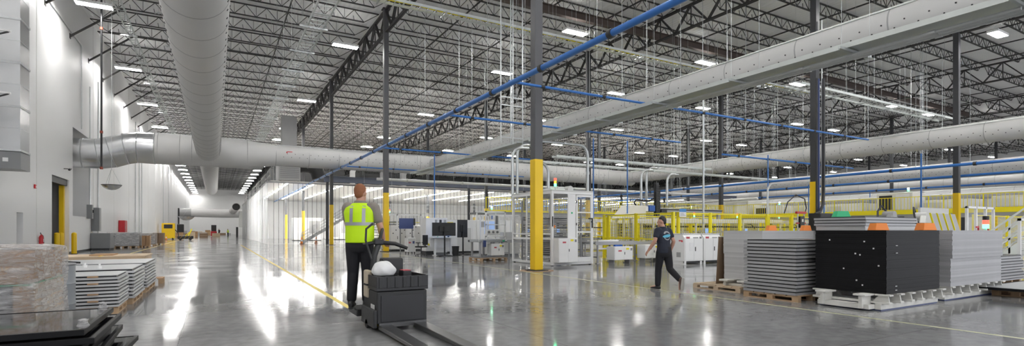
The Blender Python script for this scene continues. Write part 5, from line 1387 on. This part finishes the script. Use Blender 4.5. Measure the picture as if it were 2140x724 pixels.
# ---- heads behind the stacks
def tower(loc, label, h=2.35):
    t = thing('gripper_tower', label, 'machine', loc)
    MB().box(-.4, .4, -.25, .25, 0, 1.3).build('base', 'dark_grey', t, bevel=.02)
    for x in (-.28, .28): MB().cyl((x, 0, 1.3), (x, 0, h), .03, n=8).build('guide_post', 'galv', t)
    MB().box(-.42, .42, -.06, .06, h - .06, h + .06).build('top_bar', 'red', t, bevel=.01); MB().box(-.36, .36, -.06, .06, 1.75, 1.82).build('lower_bar', 'red', t, bevel=.01)
    MB().box(-.2, .2, -.1, .1, 1.55, 2.15).build('drive', 'black', t, bevel=.02); MB().box(-.08, .06, -.115, -.1, 1.85, 2.0).build('label', 'paper', t)
    MB().tube([(.25, 0, 2.1), (.5, 0, 2.6), (.35, 0, 3.1), (-.3, .1, 3.3), (-1.0, .1, 2.9), (-1.3, .1, 2.3)], .03, 8).build('cable', 'black', t, smooth=True)
tower((27.3, 16.6, 0), 'black gripper tower with red crossbars behind the tall grey stacks')
t = thing('black_cabinet', 'wide black cabinet behind the grey stacks under the piped column', 'cabinet', (22.6, 12.9, 0))
MB().box(0, 1.6, 0, .5, .1, 2.15).build('body', 'black', t, bevel=.02); MB().box(.05, .78, -.015, 0, .15, 2.1).build('door', 'black', t); MB().box(.82, 1.55, -.015, 0, .15, 2.1).build('door', 'black', t); MB().box(.7, .73, -.04, -.015, 1.0, 1.2).build('handle', 'galv', t); MB().box(.05, 1.55, .05, .45, 0, .1).build('plinth', 'dark_grey', t)
def robot(loc, label, rz=0, m='mid_grey'):
    t = thing('robot_manipulator', label, 'robot arm', loc, rz)
    MB().lathe([(.3, 0), (.3, .1), (.22, .14), (.2, 1.2), (.24, 1.25), (.24, 1.5), (.1, 1.55)], n=20).build('pedestal', m, t, smooth=True)
    MB().bar((0, -.1, 1.45), (.7, -.1, 2.05), .22, .26).build('lower_arm', m, t, bevel=.04); MB().bar((.65, .05, 2.0), (1.6, .05, 1.85), .18, .2).build('forearm', m, t, bevel=.04)
    MB().cyl((.7, -.22, 2.05), (.7, .2, 2.05), .17, n=18).cyl((0, -.22, 1.45), (0, .1, 1.45), .2, n=18).build('joint', m, t, smooth=True)
    MB().cyl((1.6, .05, 1.85), (1.78, .05, 1.82), .08, n=14).box(1.76, 1.86, -.1, .2, 1.6, 2.0).build('wrist_tool', 'black', t)
    MB().tube([(.0, .1, 1.6), (.2, .2, 2.2), (.6, .25, 2.45), (1.1, .2, 2.1), (1.4, .15, 2.1)], .04, 8).build('cable_harness', 'black', t, smooth=True)
robot((24.2, 11.3, 0), 'grey robot arm with black cables rising behind the black stack')
robot((27.3, 11.2, 0), 'grey robot arm near the third row yellow column', .3, 'offwhite')
t = thing('tilted_rack', 'rack of slanted grey panels left of the third row yellow column', 'rack', (23.7, 8.9, 0))
MB().box(0, 2.4, 0, 1.0, .1, .2).build('base', 'grey', t); MB().box(0, .1, .9, 1.0, .2, 1.7).build('back_post', 'grey', t); MB().box(2.3, 2.4, .9, 1.0, .2, 1.7).build('back_post', 'grey', t); MB().box(.0, 2.4, .9, 1.0, 1.6, 1.7).build('back_rail', 'grey', t)
for x in (.1, 2.2): MB().box(x, x + .1, .1, .9, 0, .1).build('foot', 'grey', t)
for i in range(4):
    x = .12 + .55 * i; o = MB().quad_box([(x + .16, .1, .22), (x + .62, .1, .22), (x + .62, .14, .22), (x + .16, .14, .22), (x, .5, 2.05), (x + .46, .5, 2.05), (x + .46, .54, 2.05), (x, .54, 2.05)]).build('slanted_panel', 'mid_grey', t)
    MB().quad_box([(x + .14, .08, .22), (x + .17, .08, .22), (x + .17, .14, .22), (x + .14, .14, .22), (x - .02, .48, 2.07), (x + .01, .48, 2.07), (x + .01, .54, 2.07), (x - .02, .54, 2.07)]).build('yellow_edge', 'fence_yellow', t)
# white guard doors right of the column
t = thing('guard_cell', 'white framed guard cell with red door handles right of the third row yellow column', 'machine', (29.4, 10.2, 0))
for x in (0, .95, 2.0, 2.9): MB().box(x, x + .1, 0, .1, 0, 2.5).build('post', 'white', t, bevel=.006)
MB().box(0, 3, 0, .1, 2.4, 2.5).build('top_rail', 'white', t); MB().box(0, 3, 0, .1, 1.1, 1.16).build('mid_rail', 'white', t); MB().box(0, 3, 1.8, 1.9, 0, 2.5).build('back_panel', 'offwhite', t)
MB().box(.1, .9, .04, .06, .1, 2.4).box(1.1, 2.0, .04, .06, .1, 2.4).box(2.1, 2.9, .04, .06, .1, 2.4).build('clear_panel', 'perspex', t)
for x in (.75, 1.85): MB().bar((x, -.06, 1.55), (x + .2, -.06, 1.55), .06).bar((x + .2, -.06, 1.6), (x + .2, -.06, 1.3), .05).build('door_handle', 'red', t)
t = thing('signal_tower', 'stack light glowing green left of the white stairs', 'signal light', (20.6, 6.7, 0))
MB().box(-.3, .3, -.2, .2, 0, 1.2).build('base_box', 'offwhite', t, bevel=.02); MB().cyl((0, 0, 1.2), (0, 0, 1.48), .02, n=8).build('light_stem', 'galv', t)
for i, c in enumerate(('led_green', 'led_red', 'black')): MB().cyl((0, 0, 1.46 + .13 * i), (0, 0, 1.58 + .13 * i), .08, n=14).build('signal_lamp', c, t)
# ---- stairs at the right edge
def stairs(loc, rz, n, run, rise, w, label, m='white'):
    t = thing('staircase', label, 'stairs', loc, rz)
    for k in range(n): MB().box(k * run, (k + 1) * run + .02, .05, w - .05, (k + 1) * rise - .03, (k + 1) * rise).build('tread', 'grey', t)
    for y in (0, w - .05):
        MB().prism([(0, y, 0), (.25, y, 0), (n * run + .1, y, n * rise - .12), (n * run + .1, y, n * rise + .06), (0, y, .18)], (0, .05, 0)).build('stringer', m, t)
        rl = MB(); s_ = rise / run
        for hh in (1.05, .72, .4): rl.bar((.1, y + .025, .1 * s_ + hh), (n * run, y + .025, n * rise + hh), .05)
        rl.build('handrail', m, t)
        for k in range(0, n + 1, max(1, n // 4)): MB().box(k * run + .05, k * run + .1, y, y + .05, k * rise, k * rise + 1.08).build('baluster', m, t)
    return t
stairs((22.0, 7.4, 0), -pi / 2, 12, .25, .22, .95, 'white steel stairs climbing to the right edge')
t = thing('safety_barrier', 'white post and mesh guard in front of the white stairs', 'guard', (20.4, 5.85, 0))
for x in (0, 1.4): MB().box(x, x + .07, 0, .07, 0, 1.75).build('post', 'white', t)
MB().box(0, 1.47, 0, .07, 1.68, 1.75).box(0, 1.47, 0, .07, .1, .16).build('rail', 'white', t); ms = MB(); mesh_panel(ms, (.07, .03), (1.4, .03), .16, 1.68, .06, .006); ms.build('wire_mesh', 'white', t)
conveyor((21.1, 7.55, 0), 2.1, .9, .95, 'roller conveyor behind the white stairs')
# ---- raised walkway with yellow railing
def railing(loc, L, rz, label, h=1.1, pick=.22, m='fence_yellow'):
    t = thing('yellow_railing', label, 'railing', loc, rz)
    MB().box(0, L, -.025, .025, h - .05, h).box(0, L, -.02, .02, .1, .14).build('top_rail', m, t)
    k = 0
    while k <= L: MB().box(k, k + .06, -.03, .03, 0, h).build('post', m, t); k += 2.2
    pk = MB(); k = pick
    while k < L: pk.box(k, k + .025, -.012, .012, .12, h - .05); k += pick
    pk.build('pickets' if False else 'picket_infill', m, t)
    MB().box(0, L, -.012, .012, .0, .11).build('toe_board', m, t)
t = thing('raised_walkway', 'long raised steel walkway on the right under the third fabric duct', 'walkway', (44.8, 8, 0))
MB().box(0, 13, 0, 48.5, 2.66, 2.8).build('deck', 'grey', t); MB().box(0.02, .25, 0, 48.5, 2.3, 2.62).build('edge_beam', 'mid_grey', t); MB().box(-.02, .02, 0, 48.5, 2.6, 2.82).build('edge_strip', 'fence_yellow', t)
for k in range(7): MB().box(.02, .24, .5 + k * 7.2, .72 + k * 7.2, 0, 2.3).build('support_post', 'column_dark', t)
for k in range(5): railing((44.9, 8.1 + 9.7 * k, 2.8), 9.6, pi / 2, f'yellow picket railing on the long raised walkway, {ORD[k]} section from the right edge')
rw_ = random.Random(9)
for k in range(13):
    y = 9 + 3.6 * k; t = thing('line_machine', f'white machine housing on the raised walkway, {ORD[k]} from the right edge', 'machine', (47.2, y, 2.803)); w_ = rw_.uniform(2.2, 3.2); h_ = rw_.choice((.9, 1.0, 1.3, 1.6))
    MB().box(0, 2.2, 0, w_, .1, h_).build('housing', 'cream' if k % 2 else 'white', t, bevel=.04); MB().box(-.02, 0, .2, w_ * .45, .25, h_ - .15).build('door', 'white', t, bevel=.01); MB().box(-.02, 0, w_ * .55, w_ - .2, .25, h_ - .2).build('window', 'dark_grey' if k % 3 == 0 else 'offwhite', t); MB().box(.1, 2.1, .1, w_ - .1, 0, .1).build('plinth', 'dark_grey', t)
    if k % 3 == 0: stack_light(t, .3, .4, h_, ('led_green', 'led_white'), .07, .13)
t = thing('raised_walkway', 'short raised steel walkway behind the cage, left of the long one', 'walkway', (17.5, 34.6, 0))
MB().box(0, 26, 0, 3, 2.66, 2.8).build('deck', 'grey', t); MB().box(0, 26, 0.0, .2, 2.45, 2.66).build('edge_beam', 'mid_grey', t)
for k in range(5): MB().box(.1 + k * 6.3, .3 + k * 6.3, .02, .2, 0, 2.45).build('support_post', 'column_dark', t)
railing((17.5, 34.66, 2.8), 12.8, 0, 'yellow picket railing on the short walkway behind the cage, left section'); railing((30.5, 34.66, 2.8), 12.8, 0, 'yellow picket railing on the short walkway behind the cage, right section')
# ---- piped column: cables and hoses running down the second row column
for i, (dx, m_, r_) in enumerate(((-.3, 'black', .05), (-.1, 'navy', .05), (.06, 'black', .07), (.2, 'galv', .03))):
    o = MB().tube([(0, 0, 1.2 if i != 2 else 2.2), (0, 0, 4), (0, 0, 12.0 if i == 3 else 9.0)] if i != 2 else [(-.9, -.1, 2.2), (-.4, -.05, 2.3), (-.05, 0, 2.7), (0, 0, 3.3), (0, 0, 9)], r_, 8).build('riser_hose', m_, None, (26.35 + dx * .9, 15.3 - .25 - (.16 if i == 2 else .0), 0), smooth=True)
    tag(o, ('black cable bundle strapped to the left edge of the piped second row column', 'dark blue hose strapped to the piped second row column', 'thick black hose curving off the foot of the piped second row column', 'thin grey conduit on the right of the piped second row column')[i], 'hose')
# ============================================================ LEFT MACHINE GROUP
t = thing('mesh_cell', 'low white mesh cell behind the second aisle column', 'machine', (9.6, 37.2, 0))
for x in (0, 1.9, 3.7):
    for y in (0, 2.4): MB().box(x, x + .1, y, y + .1, 0, 2.6).build('corner_post', 'white', t)
fr = MB()
for z in (.05, 1.2, 2.5): fr.box(0, 3.8, 0, .09, z, z + .1).box(0, .09, 0, 2.5, z, z + .1)
fr.build('frame_rail', 'white', t); ms = MB(); mesh_panel(ms, (.1, .04), (3.7, .04), .15, 2.5, .09, .008); mesh_panel(ms, (.04, .1), (.04, 2.4), .15, 2.5, .09, .008); ms.build('mesh_panel', 'grey', t)
for k in range(9): MB().box(.4, 2.6, .6, 2.0, .4 + k * .2, .45 + k * .2).build('storage_shelf', 'grey', t)
MB().box(2.8, 3.5, .5, 1.2, 0, 2.3).build('lift_tower', 'dark_grey', t)
stack_light(t, 1.4, .04, 2.6)
t = thing('electrical_cabinet', 'wide pale grey electrical cabinet with many knobs right of the second aisle column', 'cabinet', (10.3, 34.6, 0))
MB().box(0, 2.2, 0, .9, .1, 1.75).build('body', 'white', t, bevel=.015)
for i in range(4): MB().box(.03 + .55 * i, .52 + .55 * i, -.015, 0, .16, 1.68).build('door', 'offwhite' if i % 2 else 'white', t, bevel=.005); MB().box(.44 + .55 * i, .47 + .55 * i, -.04, -.015, .8, 1.0).build('door_handle', 'black', t)
for i in range(10): MB().cyl((.15 + .2 * i, -.03, 1.2 + .22 * (i % 3)), (.15 + .2 * i, -.014, 1.2 + .22 * (i % 3)), .04, n=8).build('knob', 'dark_grey', t)
MB().box(.05, 2.15, .05, .85, 0, .1).build('plinth', 'dark_grey', t)
MB().cyl((2.55, .2, 0), (2.55, .2, 1.3), .32, n=20).build('filter_tank', 'mid_grey', t, smooth=True)
t = thing('wheeled_cabinet', 'small white cabinet on casters left of the tall white machine', 'cabinet', (10.05, 30.3, 0))
MB().box(0, .5, 0, .6, .1, .95).build('body', 'white', t, bevel=.015); MB().box(.03, .47, -.012, 0, .14, .9).build('door', 'offwhite', t); MB().box(.3, .42, -.02, -.012, .6, .75).build('meter', 'navy', t); MB().box(.06, .2, -.016, -.012, .62, .7).build('label', 'label', t)
for x in (.06, .44):
    for y in (.06, .54): MB().cyl((x - .015, y, .05), (x + .015, y, .05), .05, n=10).build('caster', 'rubber', t)
t = thing('tall_machine', 'tall white machine with round ports and yellow warning triangles', 'machine', (10.35, 28.0, 0))
MB().box(0, .5, 0, .9, .22, 2.1).build('left_body', 'white', t, bevel=.015); MB().box(.5, 1.35, .1, 1.0, .12, 2.12).build('right_body', 'white', t, bevel=.015); MB().box(.03, .47, .05, .85, 0, .22).build('plinth', 'dark_grey', t); MB().box(.55, 1.3, .15, .95, 0, .12).build('plinth', 'grey', t)
for i in range(3):
    for j in range(3): MB().box(.58 + .27 * i, .72 + .27 * i, .085, .1, 1.25 + .28 * j, 1.45 + .28 * j).build('port', 'dark_grey' if (i + j) % 2 else 'mid_grey', t)
for i in range(2): MB().prism([(.1 + .18 * i, -.006, .55), (.24 + .18 * i, -.006, .55), (.17 + .18 * i, -.006, .68)], (0, .006, 0)).build('warning_triangle', 'fence_yellow', t)
MB().lathe([(.05, 0), (.05, .006), (.01, .006)], n=12).build('green_sticker', 'green', t, (.75, .098, 1.0)).rotation_euler = (R(90), 0, 0)
MB().box(.62, .85, .092, .1, .5, .62).build('warning_label', 'label', t); MB().box(.95, 1.25, .06, .1, .7, 1.0).build('control_panel', 'grey', t)
o = thing('partition_screen', 'dark blue panel left of the tall white machine', 'panel', (9.85, 31.3, 0)); MB().box(0, .9, 0, .06, 1.5, 2.15).build('sheet', 'navy', o); MB().box(.05, .1, 0, .06, 0, 1.5).build('leg', 'grey', o); MB().box(.8, .85, 0, .06, 0, 1.5).build('leg', 'grey', o)
t = thing('long_machine', 'long low white machine behind the black monitors', 'machine', (11.9, 29.6, 0))
MB().box(0, 5.2, 0, 1.8, .1, 2.05).build('body', 'white', t, bevel=.02)
for i in range(5): MB().box(.06 + 1.03 * i, .98 + 1.03 * i, -.015, 0, .18, 1.55).build('door', 'offwhite' if i % 2 else 'white', t, bevel=.006)
MB().box(.3, .8, -.012, 0, 1.65, 1.9).build('warning_label', 'fence_yellow', t); MB().box(1.5, 1.75, -.012, 0, 1.65, 1.9).build('vent', 'dark_grey', t); MB().box(2.7, 3.7, -.012, 0, 1.6, 1.95).build('window', 'mid_grey', t)
MB().box(0.05, 5.1, .05, 1.75, 0, .1).build('plinth', 'dark_grey', t)
def monitor(loc, w, h, z, label, rz=0):
    t = thing('monitor_stand', label, 'monitor', loc, rz)
    MB().box(-w / 2, w / 2, -.03, .03, z, z + h).build('monitor', 'black', t, bevel=.012); MB().box(-w / 2 + .02, w / 2 - .02, .03, .034, z + .02, z + h - .02).build('screen', 'screen', t)
    MB().box(-w * .22, w * .22, -.08, -.03, z + h * .3, z + h * .75).build('back_bulge', 'dark_grey', t, bevel=.02); MB().bar((-w * .3, -.05, z + h * .65), (w * .3, -.05, z + h * .65), .03).build('mount_rail', 'black', t)
    MB().box(-.035, .035, -.12, -.06, .05, z + h * .7).build('pole', 'black', t)
    for a in (.4, pi - .4, -.5, pi + .5): MB().bar((0, -.09, .04), (.45 * cos(a), -.09 + .45 * sin(a), .02), .05, .04).build('leg', 'black', t)
monitor((10.75, 26.3, 0), 1.35, .72, 1.1, 'wide black monitor seen from behind on a floor stand')
monitor((12.15, 27.0, 0), .62, 1.0, 1.0, 'upright black monitor on a stand right of the wide monitor')
t = thing('work_desk', 'white standing desk behind the wide black monitor', 'desk', (10.28, 26.75, 0))
MB().box(0, 1.42, 0, .65, .98, 1.02).build('desk_top', 'white', t, bevel=.006); MB().box(.1, 1.35, .58, .62, .45, .98).build('modesty_panel', 'paper', t)
for x in (.2, 1.15): MB().box(x, x + .1, .28, .36, .04, .98).build('leg', 'white', t); MB().box(x + .01, x + .09, .02, .62, 0, .04).build('foot', 'white', t)
MB().box(.9, 1.2, .3, .34, 1.08, 1.4).build('tablet', 'screen', t); MB().box(1.0, 1.1, .3, .34, 1.02, 1.08).build('tablet_stand', 'black', t)
t = thing('office_chair', 'black office chair left of the wide monitor', 'chair', (9.82, 27.3, 0), .6)
MB().box(-.25, .25, -.25, .25, .46, .54).build('seat', 'black', t, bevel=.03); MB().box(-.23, .23, -.3, -.24, .6, 1.15).build('backrest', 'black', t, bevel=.03); MB().box(-.02, .02, -.3, -.26, .5, .65).build('back_bar', 'black', t); MB().cyl((0, 0, .1), (0, 0, .46), .03, n=10).build('gas_lift', 'dark_grey', t)
for k in range(5): a = 2 * pi * k / 5; MB().bar((0, 0, .1), (.3 * cos(a), .3 * sin(a), .07), .05, .03).build('leg', 'black', t); MB().cyl((.3 * cos(a) - .015, .3 * sin(a), .03), (.3 * cos(a) + .015, .3 * sin(a), .03), .03, n=10).build('caster', 'rubber', t)
for s_ in (-1, 1): MB().box(s_ * .28 - .025, s_ * .28 + .025, -.15, .15, .7, .74).box(s_ * .28 - .015, s_ * .28 + .015, -.02, .02, .5, .7).build('armrest', 'black', t)
t = thing('waste_bin', 'black waste bin under the monitors', 'bin', (11.45, 26.35, 0)); MB().lathe([(.16, 0), (.2, .5), (.21, .5), (.21, .53), (.185, .53), (.15, .03), (.01, .03)], n=20).build('shell', 'black', t, smooth=True)
# ---- small machine on a pallet left of the mesh cell
pallet((10.37, 21.0, 0), 1.35, 1.3, 'wooden pallet under the small machine left of the white mesh cell', .14)
t = thing('transfer_machine', 'small framed machine with clear guards on a pallet left of the white mesh cell', 'machine', (10.37, 21.2, .14))
MB().box(0, 1.3, 0, 1.0, 0, .06).build('base_plate', 'grey', t)
for x in (.05, .65, 1.2):
    for y in (.05, .9): MB().box(x, x + .08, y, y + .08, .06, .72).build('leg', 'alu', t)
MB().box(0, 1.35, 0, 1.0, .72, .84).build('table', 'galv', t, bevel=.01); MB().box(-.4, .5, .15, .35, .74, .82).cyl((-.4, .25, .78), (-.15, .25, .78), .06, n=10).build('infeed_arm', 'galv', t); MB().box(.2, .32, -.08, .04, .5, .8).build('motor', 'navy', t, bevel=.01)
control_box(t, .62, 1.3, -.02, .4, .1, .64)
for x in (.32, 1.32):
    for y in (.0, .94): MB().box(x, x + .06, y, y + .06, .84, 2.15).build('frame_post', 'white', t)
MB().box(.32, 1.38, 0, .06, 2.09, 2.15).box(.32, 1.38, .94, 1.0, 2.09, 2.15).box(.32, .38, .06, .94, 2.09, 2.15).box(1.32, 1.38, .06, .94, 2.09, 2.15).box(.32, 1.38, 0, .05, 1.5, 1.54).box(.32, 1.38, 0, .05, .95, 1.0).build('frame_rail', 'white', t)
MB().box(.38, 1.32, .02, .03, 1.0, 2.09).build('clear_guard', 'perspex', t); MB().box(.55, 1.25, .3, .5, 1.05, 1.3).build('spindle_block', 'white', t, bevel=.02)
for i in range(3): MB().cyl((.65 + .22 * i, .27, 1.18), (.65 + .22 * i, .3, 1.18), .06, n=12).build('spindle_dial', 'dark_grey', t)
MB().box(1.1, 1.18, .4, .5, 1.3, 1.95).build('lift_rail', 'dark_grey', t); MB().box(1.2, 1.3, .4, .5, 1.3, 1.9).build('lift_panel', 'white', t); MB().box(1.2, 1.3, -.03, 0, .74, .8).build('green_lamp', 'green', t)
stack_light(t, .9, .5, 2.15, ('led_green', 'led_white'))
t = thing('test_station', 'low white station with clear hood behind the small pallet machine', 'machine', (12.75, 25.0, 0))
MB().box(0, 2.0, 0, 1.0, .1, .9).build('base', 'offwhite', t, bevel=.02); MB().box(.05, 1.95, .05, .95, 0, .1).build('plinth', 'grey', t)
for x in (0, 1.94):
    for y in (0, .94): MB().box(x, x + .06, y, y + .06, .9, 2.25).build('frame_post', 'white', t)
MB().box(0, 2, 0, .06, 2.19, 2.25).box(0, 2, .94, 1.0, 2.19, 2.25).box(0, .06, .06, .94, 2.19, 2.25).box(1.94, 2, .06, .94, 2.19, 2.25).build('frame_rail', 'white', t); MB().box(.06, 1.94, .02, .03, .9, 2.19).build('clear_guard', 'perspex', t)
MB().box(.1, .9, .5, .6, 1.2, 1.9).build('display', 'screen', t); MB().box(1.1, 1.8, .3, .7, .9, 1.3).build('fixture_block', 'mid_grey', t, bevel=.02); MB().box(.2, .3, -.02, 0, 2.0, 2.2).build('status_lamp', 'blue', t)
conveyor((12.6, 22.6, 0), 5.0, 1.1, .92, 'roller conveyor behind the white mesh cell, seen through its mesh')
# ============================================================ CLEAR STRIP CURTAIN ROOM
CXa, CYa, CXb, CYb, CZ = 4.7, 57.9, 78.0, 115.0, 6.35
def strip_mesh(name, along, wd, mb_m):
    b = MB()
    z1 = CZ - .1
    if along == 'x':
        b.box(0, wd, -.004, .004, .03, z1, 0).box(wd - .02, wd + .02, .006, .014, .03, z1, 1)
    else:
        b.box(-.004, .004, 0, wd, .03, z1, 0).box(.006, .014, wd - .02, wd + .02, .03, z1, 1)
    return b.mesh(name, [mb_m, 'vinyl_edge'])
def curtain(label, along, n, wd, loc, m):
    t = thing('strip_curtain', label, 'strip curtain', loc)
    L = n * wd
    if along == 'x': MB().box(0, L, -.06, .06, CZ - .12, CZ + .05).build('top_rail', 'mid_grey', t)
    else: MB().box(-.06, .06, 0, L, CZ - .12, CZ + .05).build('top_rail', 'mid_grey', t)
    me = strip_mesh('strip', along, wd, m)
    rest = MB(); rq = random.Random(n)
    for k in range(n):
        if k < 100:
            o = bpy.data.objects.new('strip', me); COL.objects.link(o); o.parent = t
            o.location = ((k * wd, .0, 0) if along == 'x' else (0, k * wd, 0)); o.rotation_euler = (0, 0, R(rq.uniform(-7, 7)))
        else:
            z1 = CZ - .1
            if along == 'x': rest.box(k * wd, (k + 1) * wd, -.004, .004, .03, z1, 0).box((k + 1) * wd - .02, (k + 1) * wd + .02, .006, .014, .03, z1, 1)
            else: rest.box(-.004, .004, k * wd, (k + 1) * wd, .03, z1, 0).box(.006, .014, (k + 1) * wd - .02, (k + 1) * wd + .02, .03, z1, 1)
    if rest.v: tag(rest.build('strip', [m, 'vinyl_edge'], t), kind='stuff')
curtain('tall clear strip curtain facing the machines, front of the enclosed area', 'x', 150, .46, (CXa, CYa, 0), 'vinyl')
curtain('tall hazy strip curtain along the aisle, side of the enclosed area', 'y', 124, .46, (CXa - .1, CYa + .1, 0), 'vinyl_side')
# slate beam and posts carrying it
t = thing('steel_beam', 'long slate blue steel beam above the clear strip curtain', 'beam', (9.9, 57.2, 6.5))
MB().box(0, 66, -.14, .14, .58, .63).box(0, 66, -.14, .14, 0, .05).box(0, 66, -.02, .02, .05, .58).build('profile', 'beam_blue', t)
for k, x in enumerate((10.25, 26.6, 34.4, 42.9, 50.7, 59.2)):
    o = MB().box(-.12, .12, -.12, -.1, .02, 6.5).box(-.12, .12, .1, .12, .02, 6.5).box(-.02, .02, -.1, .1, .02, 6.5).box(-.2, .2, -.2, .2, 0, .02).build('steel_post', 'column_dark', None, (x, 57.2, 0))
    tag(o, f'dark steel post under the slate beam, {ORD[k]} from the aisle', 'post', 'posts under the slate beam')
# inside the enclosure
M['room_ceiling'] = mat('room_ceiling', (.84, .81, .76), .6, 0, .03, 1)
t = thing('room_ceiling', 'flat white ceiling inside the clear curtain enclosure', 'ceiling panel', (CXa, CYa, 0))
MB().box(.2, 73, .3, 57, 6.42, 6.5).build('ceiling_board', 'room_ceiling', t)
nm = 0
lamp = thing('strip_light', 'x', 'light', (0, 0, 0), 0, 'strip lights inside the curtain enclosure')
MB().box(-.1, .1, 0, 2.4, 0, .06).build('housing', 'white', lamp); MB().box(-.08, .08, .03, 2.37, -.03, 0).build('lens', 'room_lamp', lamp)
first = True
xs = [6.6, 9.2, 12.2, 16.8, 21.6, 26.4, 31.2, 36, 42, 48, 54, 60, 66]
for i, x in enumerate(xs):
    for k in range(8):
        y = 59.6 + (3.9 if i < 3 else 2.75) * k
        lab = f'white ceiling strip light inside the curtain enclosure, {ORD[k]} in line {ORD[i]} from the aisle'
        if first: o = lamp; first = False; o.location = (x, y, 6.36); o['label'] = lab
        else: dup(lamp, (x, y, 6.36), None, lab)
tag(MB().box(CXa + .3, CXb, 96, 96.2, .0, 6.4).build('wall_3', 'white_wall'), kind='structure')
st = stairs((8.0, 59.2, 0), 0, 18, .3, .19, 1.1, 'white stairs with railing behind the clear curtain by the aisle', 'mid_grey')
t = thing('white_platform', 'white raised platform behind the clear curtain at the top of its stairs', 'platform', (13.5, 59.0, 0))
MB().box(0, 16, 0, 5, 3.3, 3.45).build('deck', 'offwhite', t); MB().box(0, 16, 0, .1, 3.05, 3.3).build('edge_beam', 'white', t)
for k in range(5): MB().box(.1 + 3.9 * k, .25 + 3.9 * k, .0, .15, 0, 3.05).build('post', 'white', t)
MB().box(0, 16, .02, .06, 4.4, 4.46).box(0, 16, .02, .06, 3.95, 3.99).build('handrail', 'white', t)
for k in range(9): MB().box(2 * k, 2 * k + .05, .02, .07, 3.45, 4.45).build('baluster', 'white', t)
rc = random.Random(6)
for k in range(12):
    x, y = 9 + 5.2 * k, 74 + (k % 3) * 5; h_ = rc.uniform(1.8, 3.4)
    t = thing('line_machine', f'pale machine housing deep inside the curtain enclosure, {ORD[k]} from the aisle', 'machine', (x, y, 0))
    MB().box(0, 3.6, 0, 2.5, .1, h_).build('housing', ('white', 'offwhite', 'cream')[k % 3], t, bevel=.05); MB().box(.3, 1.5, -.02, 0, .4, h_ - .4).build('door', 'mid_grey' if k % 2 else 'white', t); MB().box(1.9, 3.3, -.02, 0, 1.0, h_ - .4).build('window', 'mid_grey', t); MB().box(.1, 3.5, .1, 2.4, 0, .1).build('plinth', 'dark_grey', t)
fence((26, 61.2), (50, 61.2), 'yellow fence just inside the clear curtain', n=8, step=.25)
# roof unit and dark pipework on top of the enclosure
t = thing('air_handler', 'grey louvred air handler standing on the enclosure roof by the aisle', 'air handler', (5.9, 61.0, 6.5))
MB().box(0, 2.2, 0, 3.0, .3, 3.6).build('casing', 'mid_grey', t, bevel=.03)
lv = MB()
for k in range(14): lv.box(.15, 2.05, -.03, 0, .6 + k * .2, .68 + k * .2)
lv.build('louvre', 'grey', t); MB().box(.1, .3, .1, 2.9, 0, .3).box(1.9, 2.1, .1, 2.9, 0, .3).build('skid', 'dark_grey', t)
MB().box(.4, 1.9, .5, 2.0, 3.6, 7.4).build('riser', 'mid_grey', t)
MB().tube([(2.2, 1.5, 2.2), (3.4, 1.5, 2.2), (4.1, 1.5, 1.8), (4.4, 1.5, .9)], .8, 16).build('outlet_elbow', 'dark_grey', t, smooth=True)
for k, (x, y) in enumerate(((13.5, 60.2), (17.0, 60.2), (19.4, 60.2))):
    o = MB().tube([(0, 0, 0), (0, 0, 1.5), (.3, 0, 2.1), (1.2, 0, 2.3)], .38 if k else .3, 14).build('vent_pipe', 'mid_grey' if k else 'white', None, (x, y, 6.5), smooth=True); tag(o, ('white bent vent pipe on the enclosure roof', 'grey bent vent pipe on the enclosure roof, left', 'grey bent vent pipe on the enclosure roof, right')[k], 'pipe')
t = thing('roof_railing', 'dark guard rail along the enclosure roof edge beside the aisle', 'railing', (CXa + .1, CYa, 6.5))
MB().box(0, .05, 0, 55, 1.0, 1.05).box(0, .05, 0, 55, .5, .54).build('rail', 'mid_grey', t)
for k in range(14): MB().box(0, .05, 4 * k, 4 * k + .05, 0, 1.0).build('post', 'mid_grey', t)
# ============================================================ LIGHT AND VIEW
w = bpy.data.worlds.new('world'); SC.world = w; w.use_nodes = True
bg = w.node_tree.nodes['Background']; bg.inputs[0].default_value = (.9, .93, 1, 1); bg.inputs[1].default_value = .9  # sky fill through the hall's open rear side, added to lighten camera-facing surfaces
vs = SC.view_settings; SC.display_settings.display_device = 'sRGB'
vs.view_transform = 'Standard'; vs.look = 'None'; vs.gamma = 1; vs.exposure = 1.25
try: vs.use_curve_mapping = False
except Exception: pass
cy = SC.cycles
cy.use_denoising = True
try: cy.denoiser = 'OPENIMAGEDENOISE'
except Exception: pass
cy.max_bounces = 10; cy.diffuse_bounces = 5; cy.glossy_bounces = 4; cy.transparent_max_bounces = 48; cy.transmission_bounces = 6
cy.sample_clamp_indirect = 6.0; cy.caustics_reflective = False; cy.caustics_refractive = False
cy.use_light_tree = True
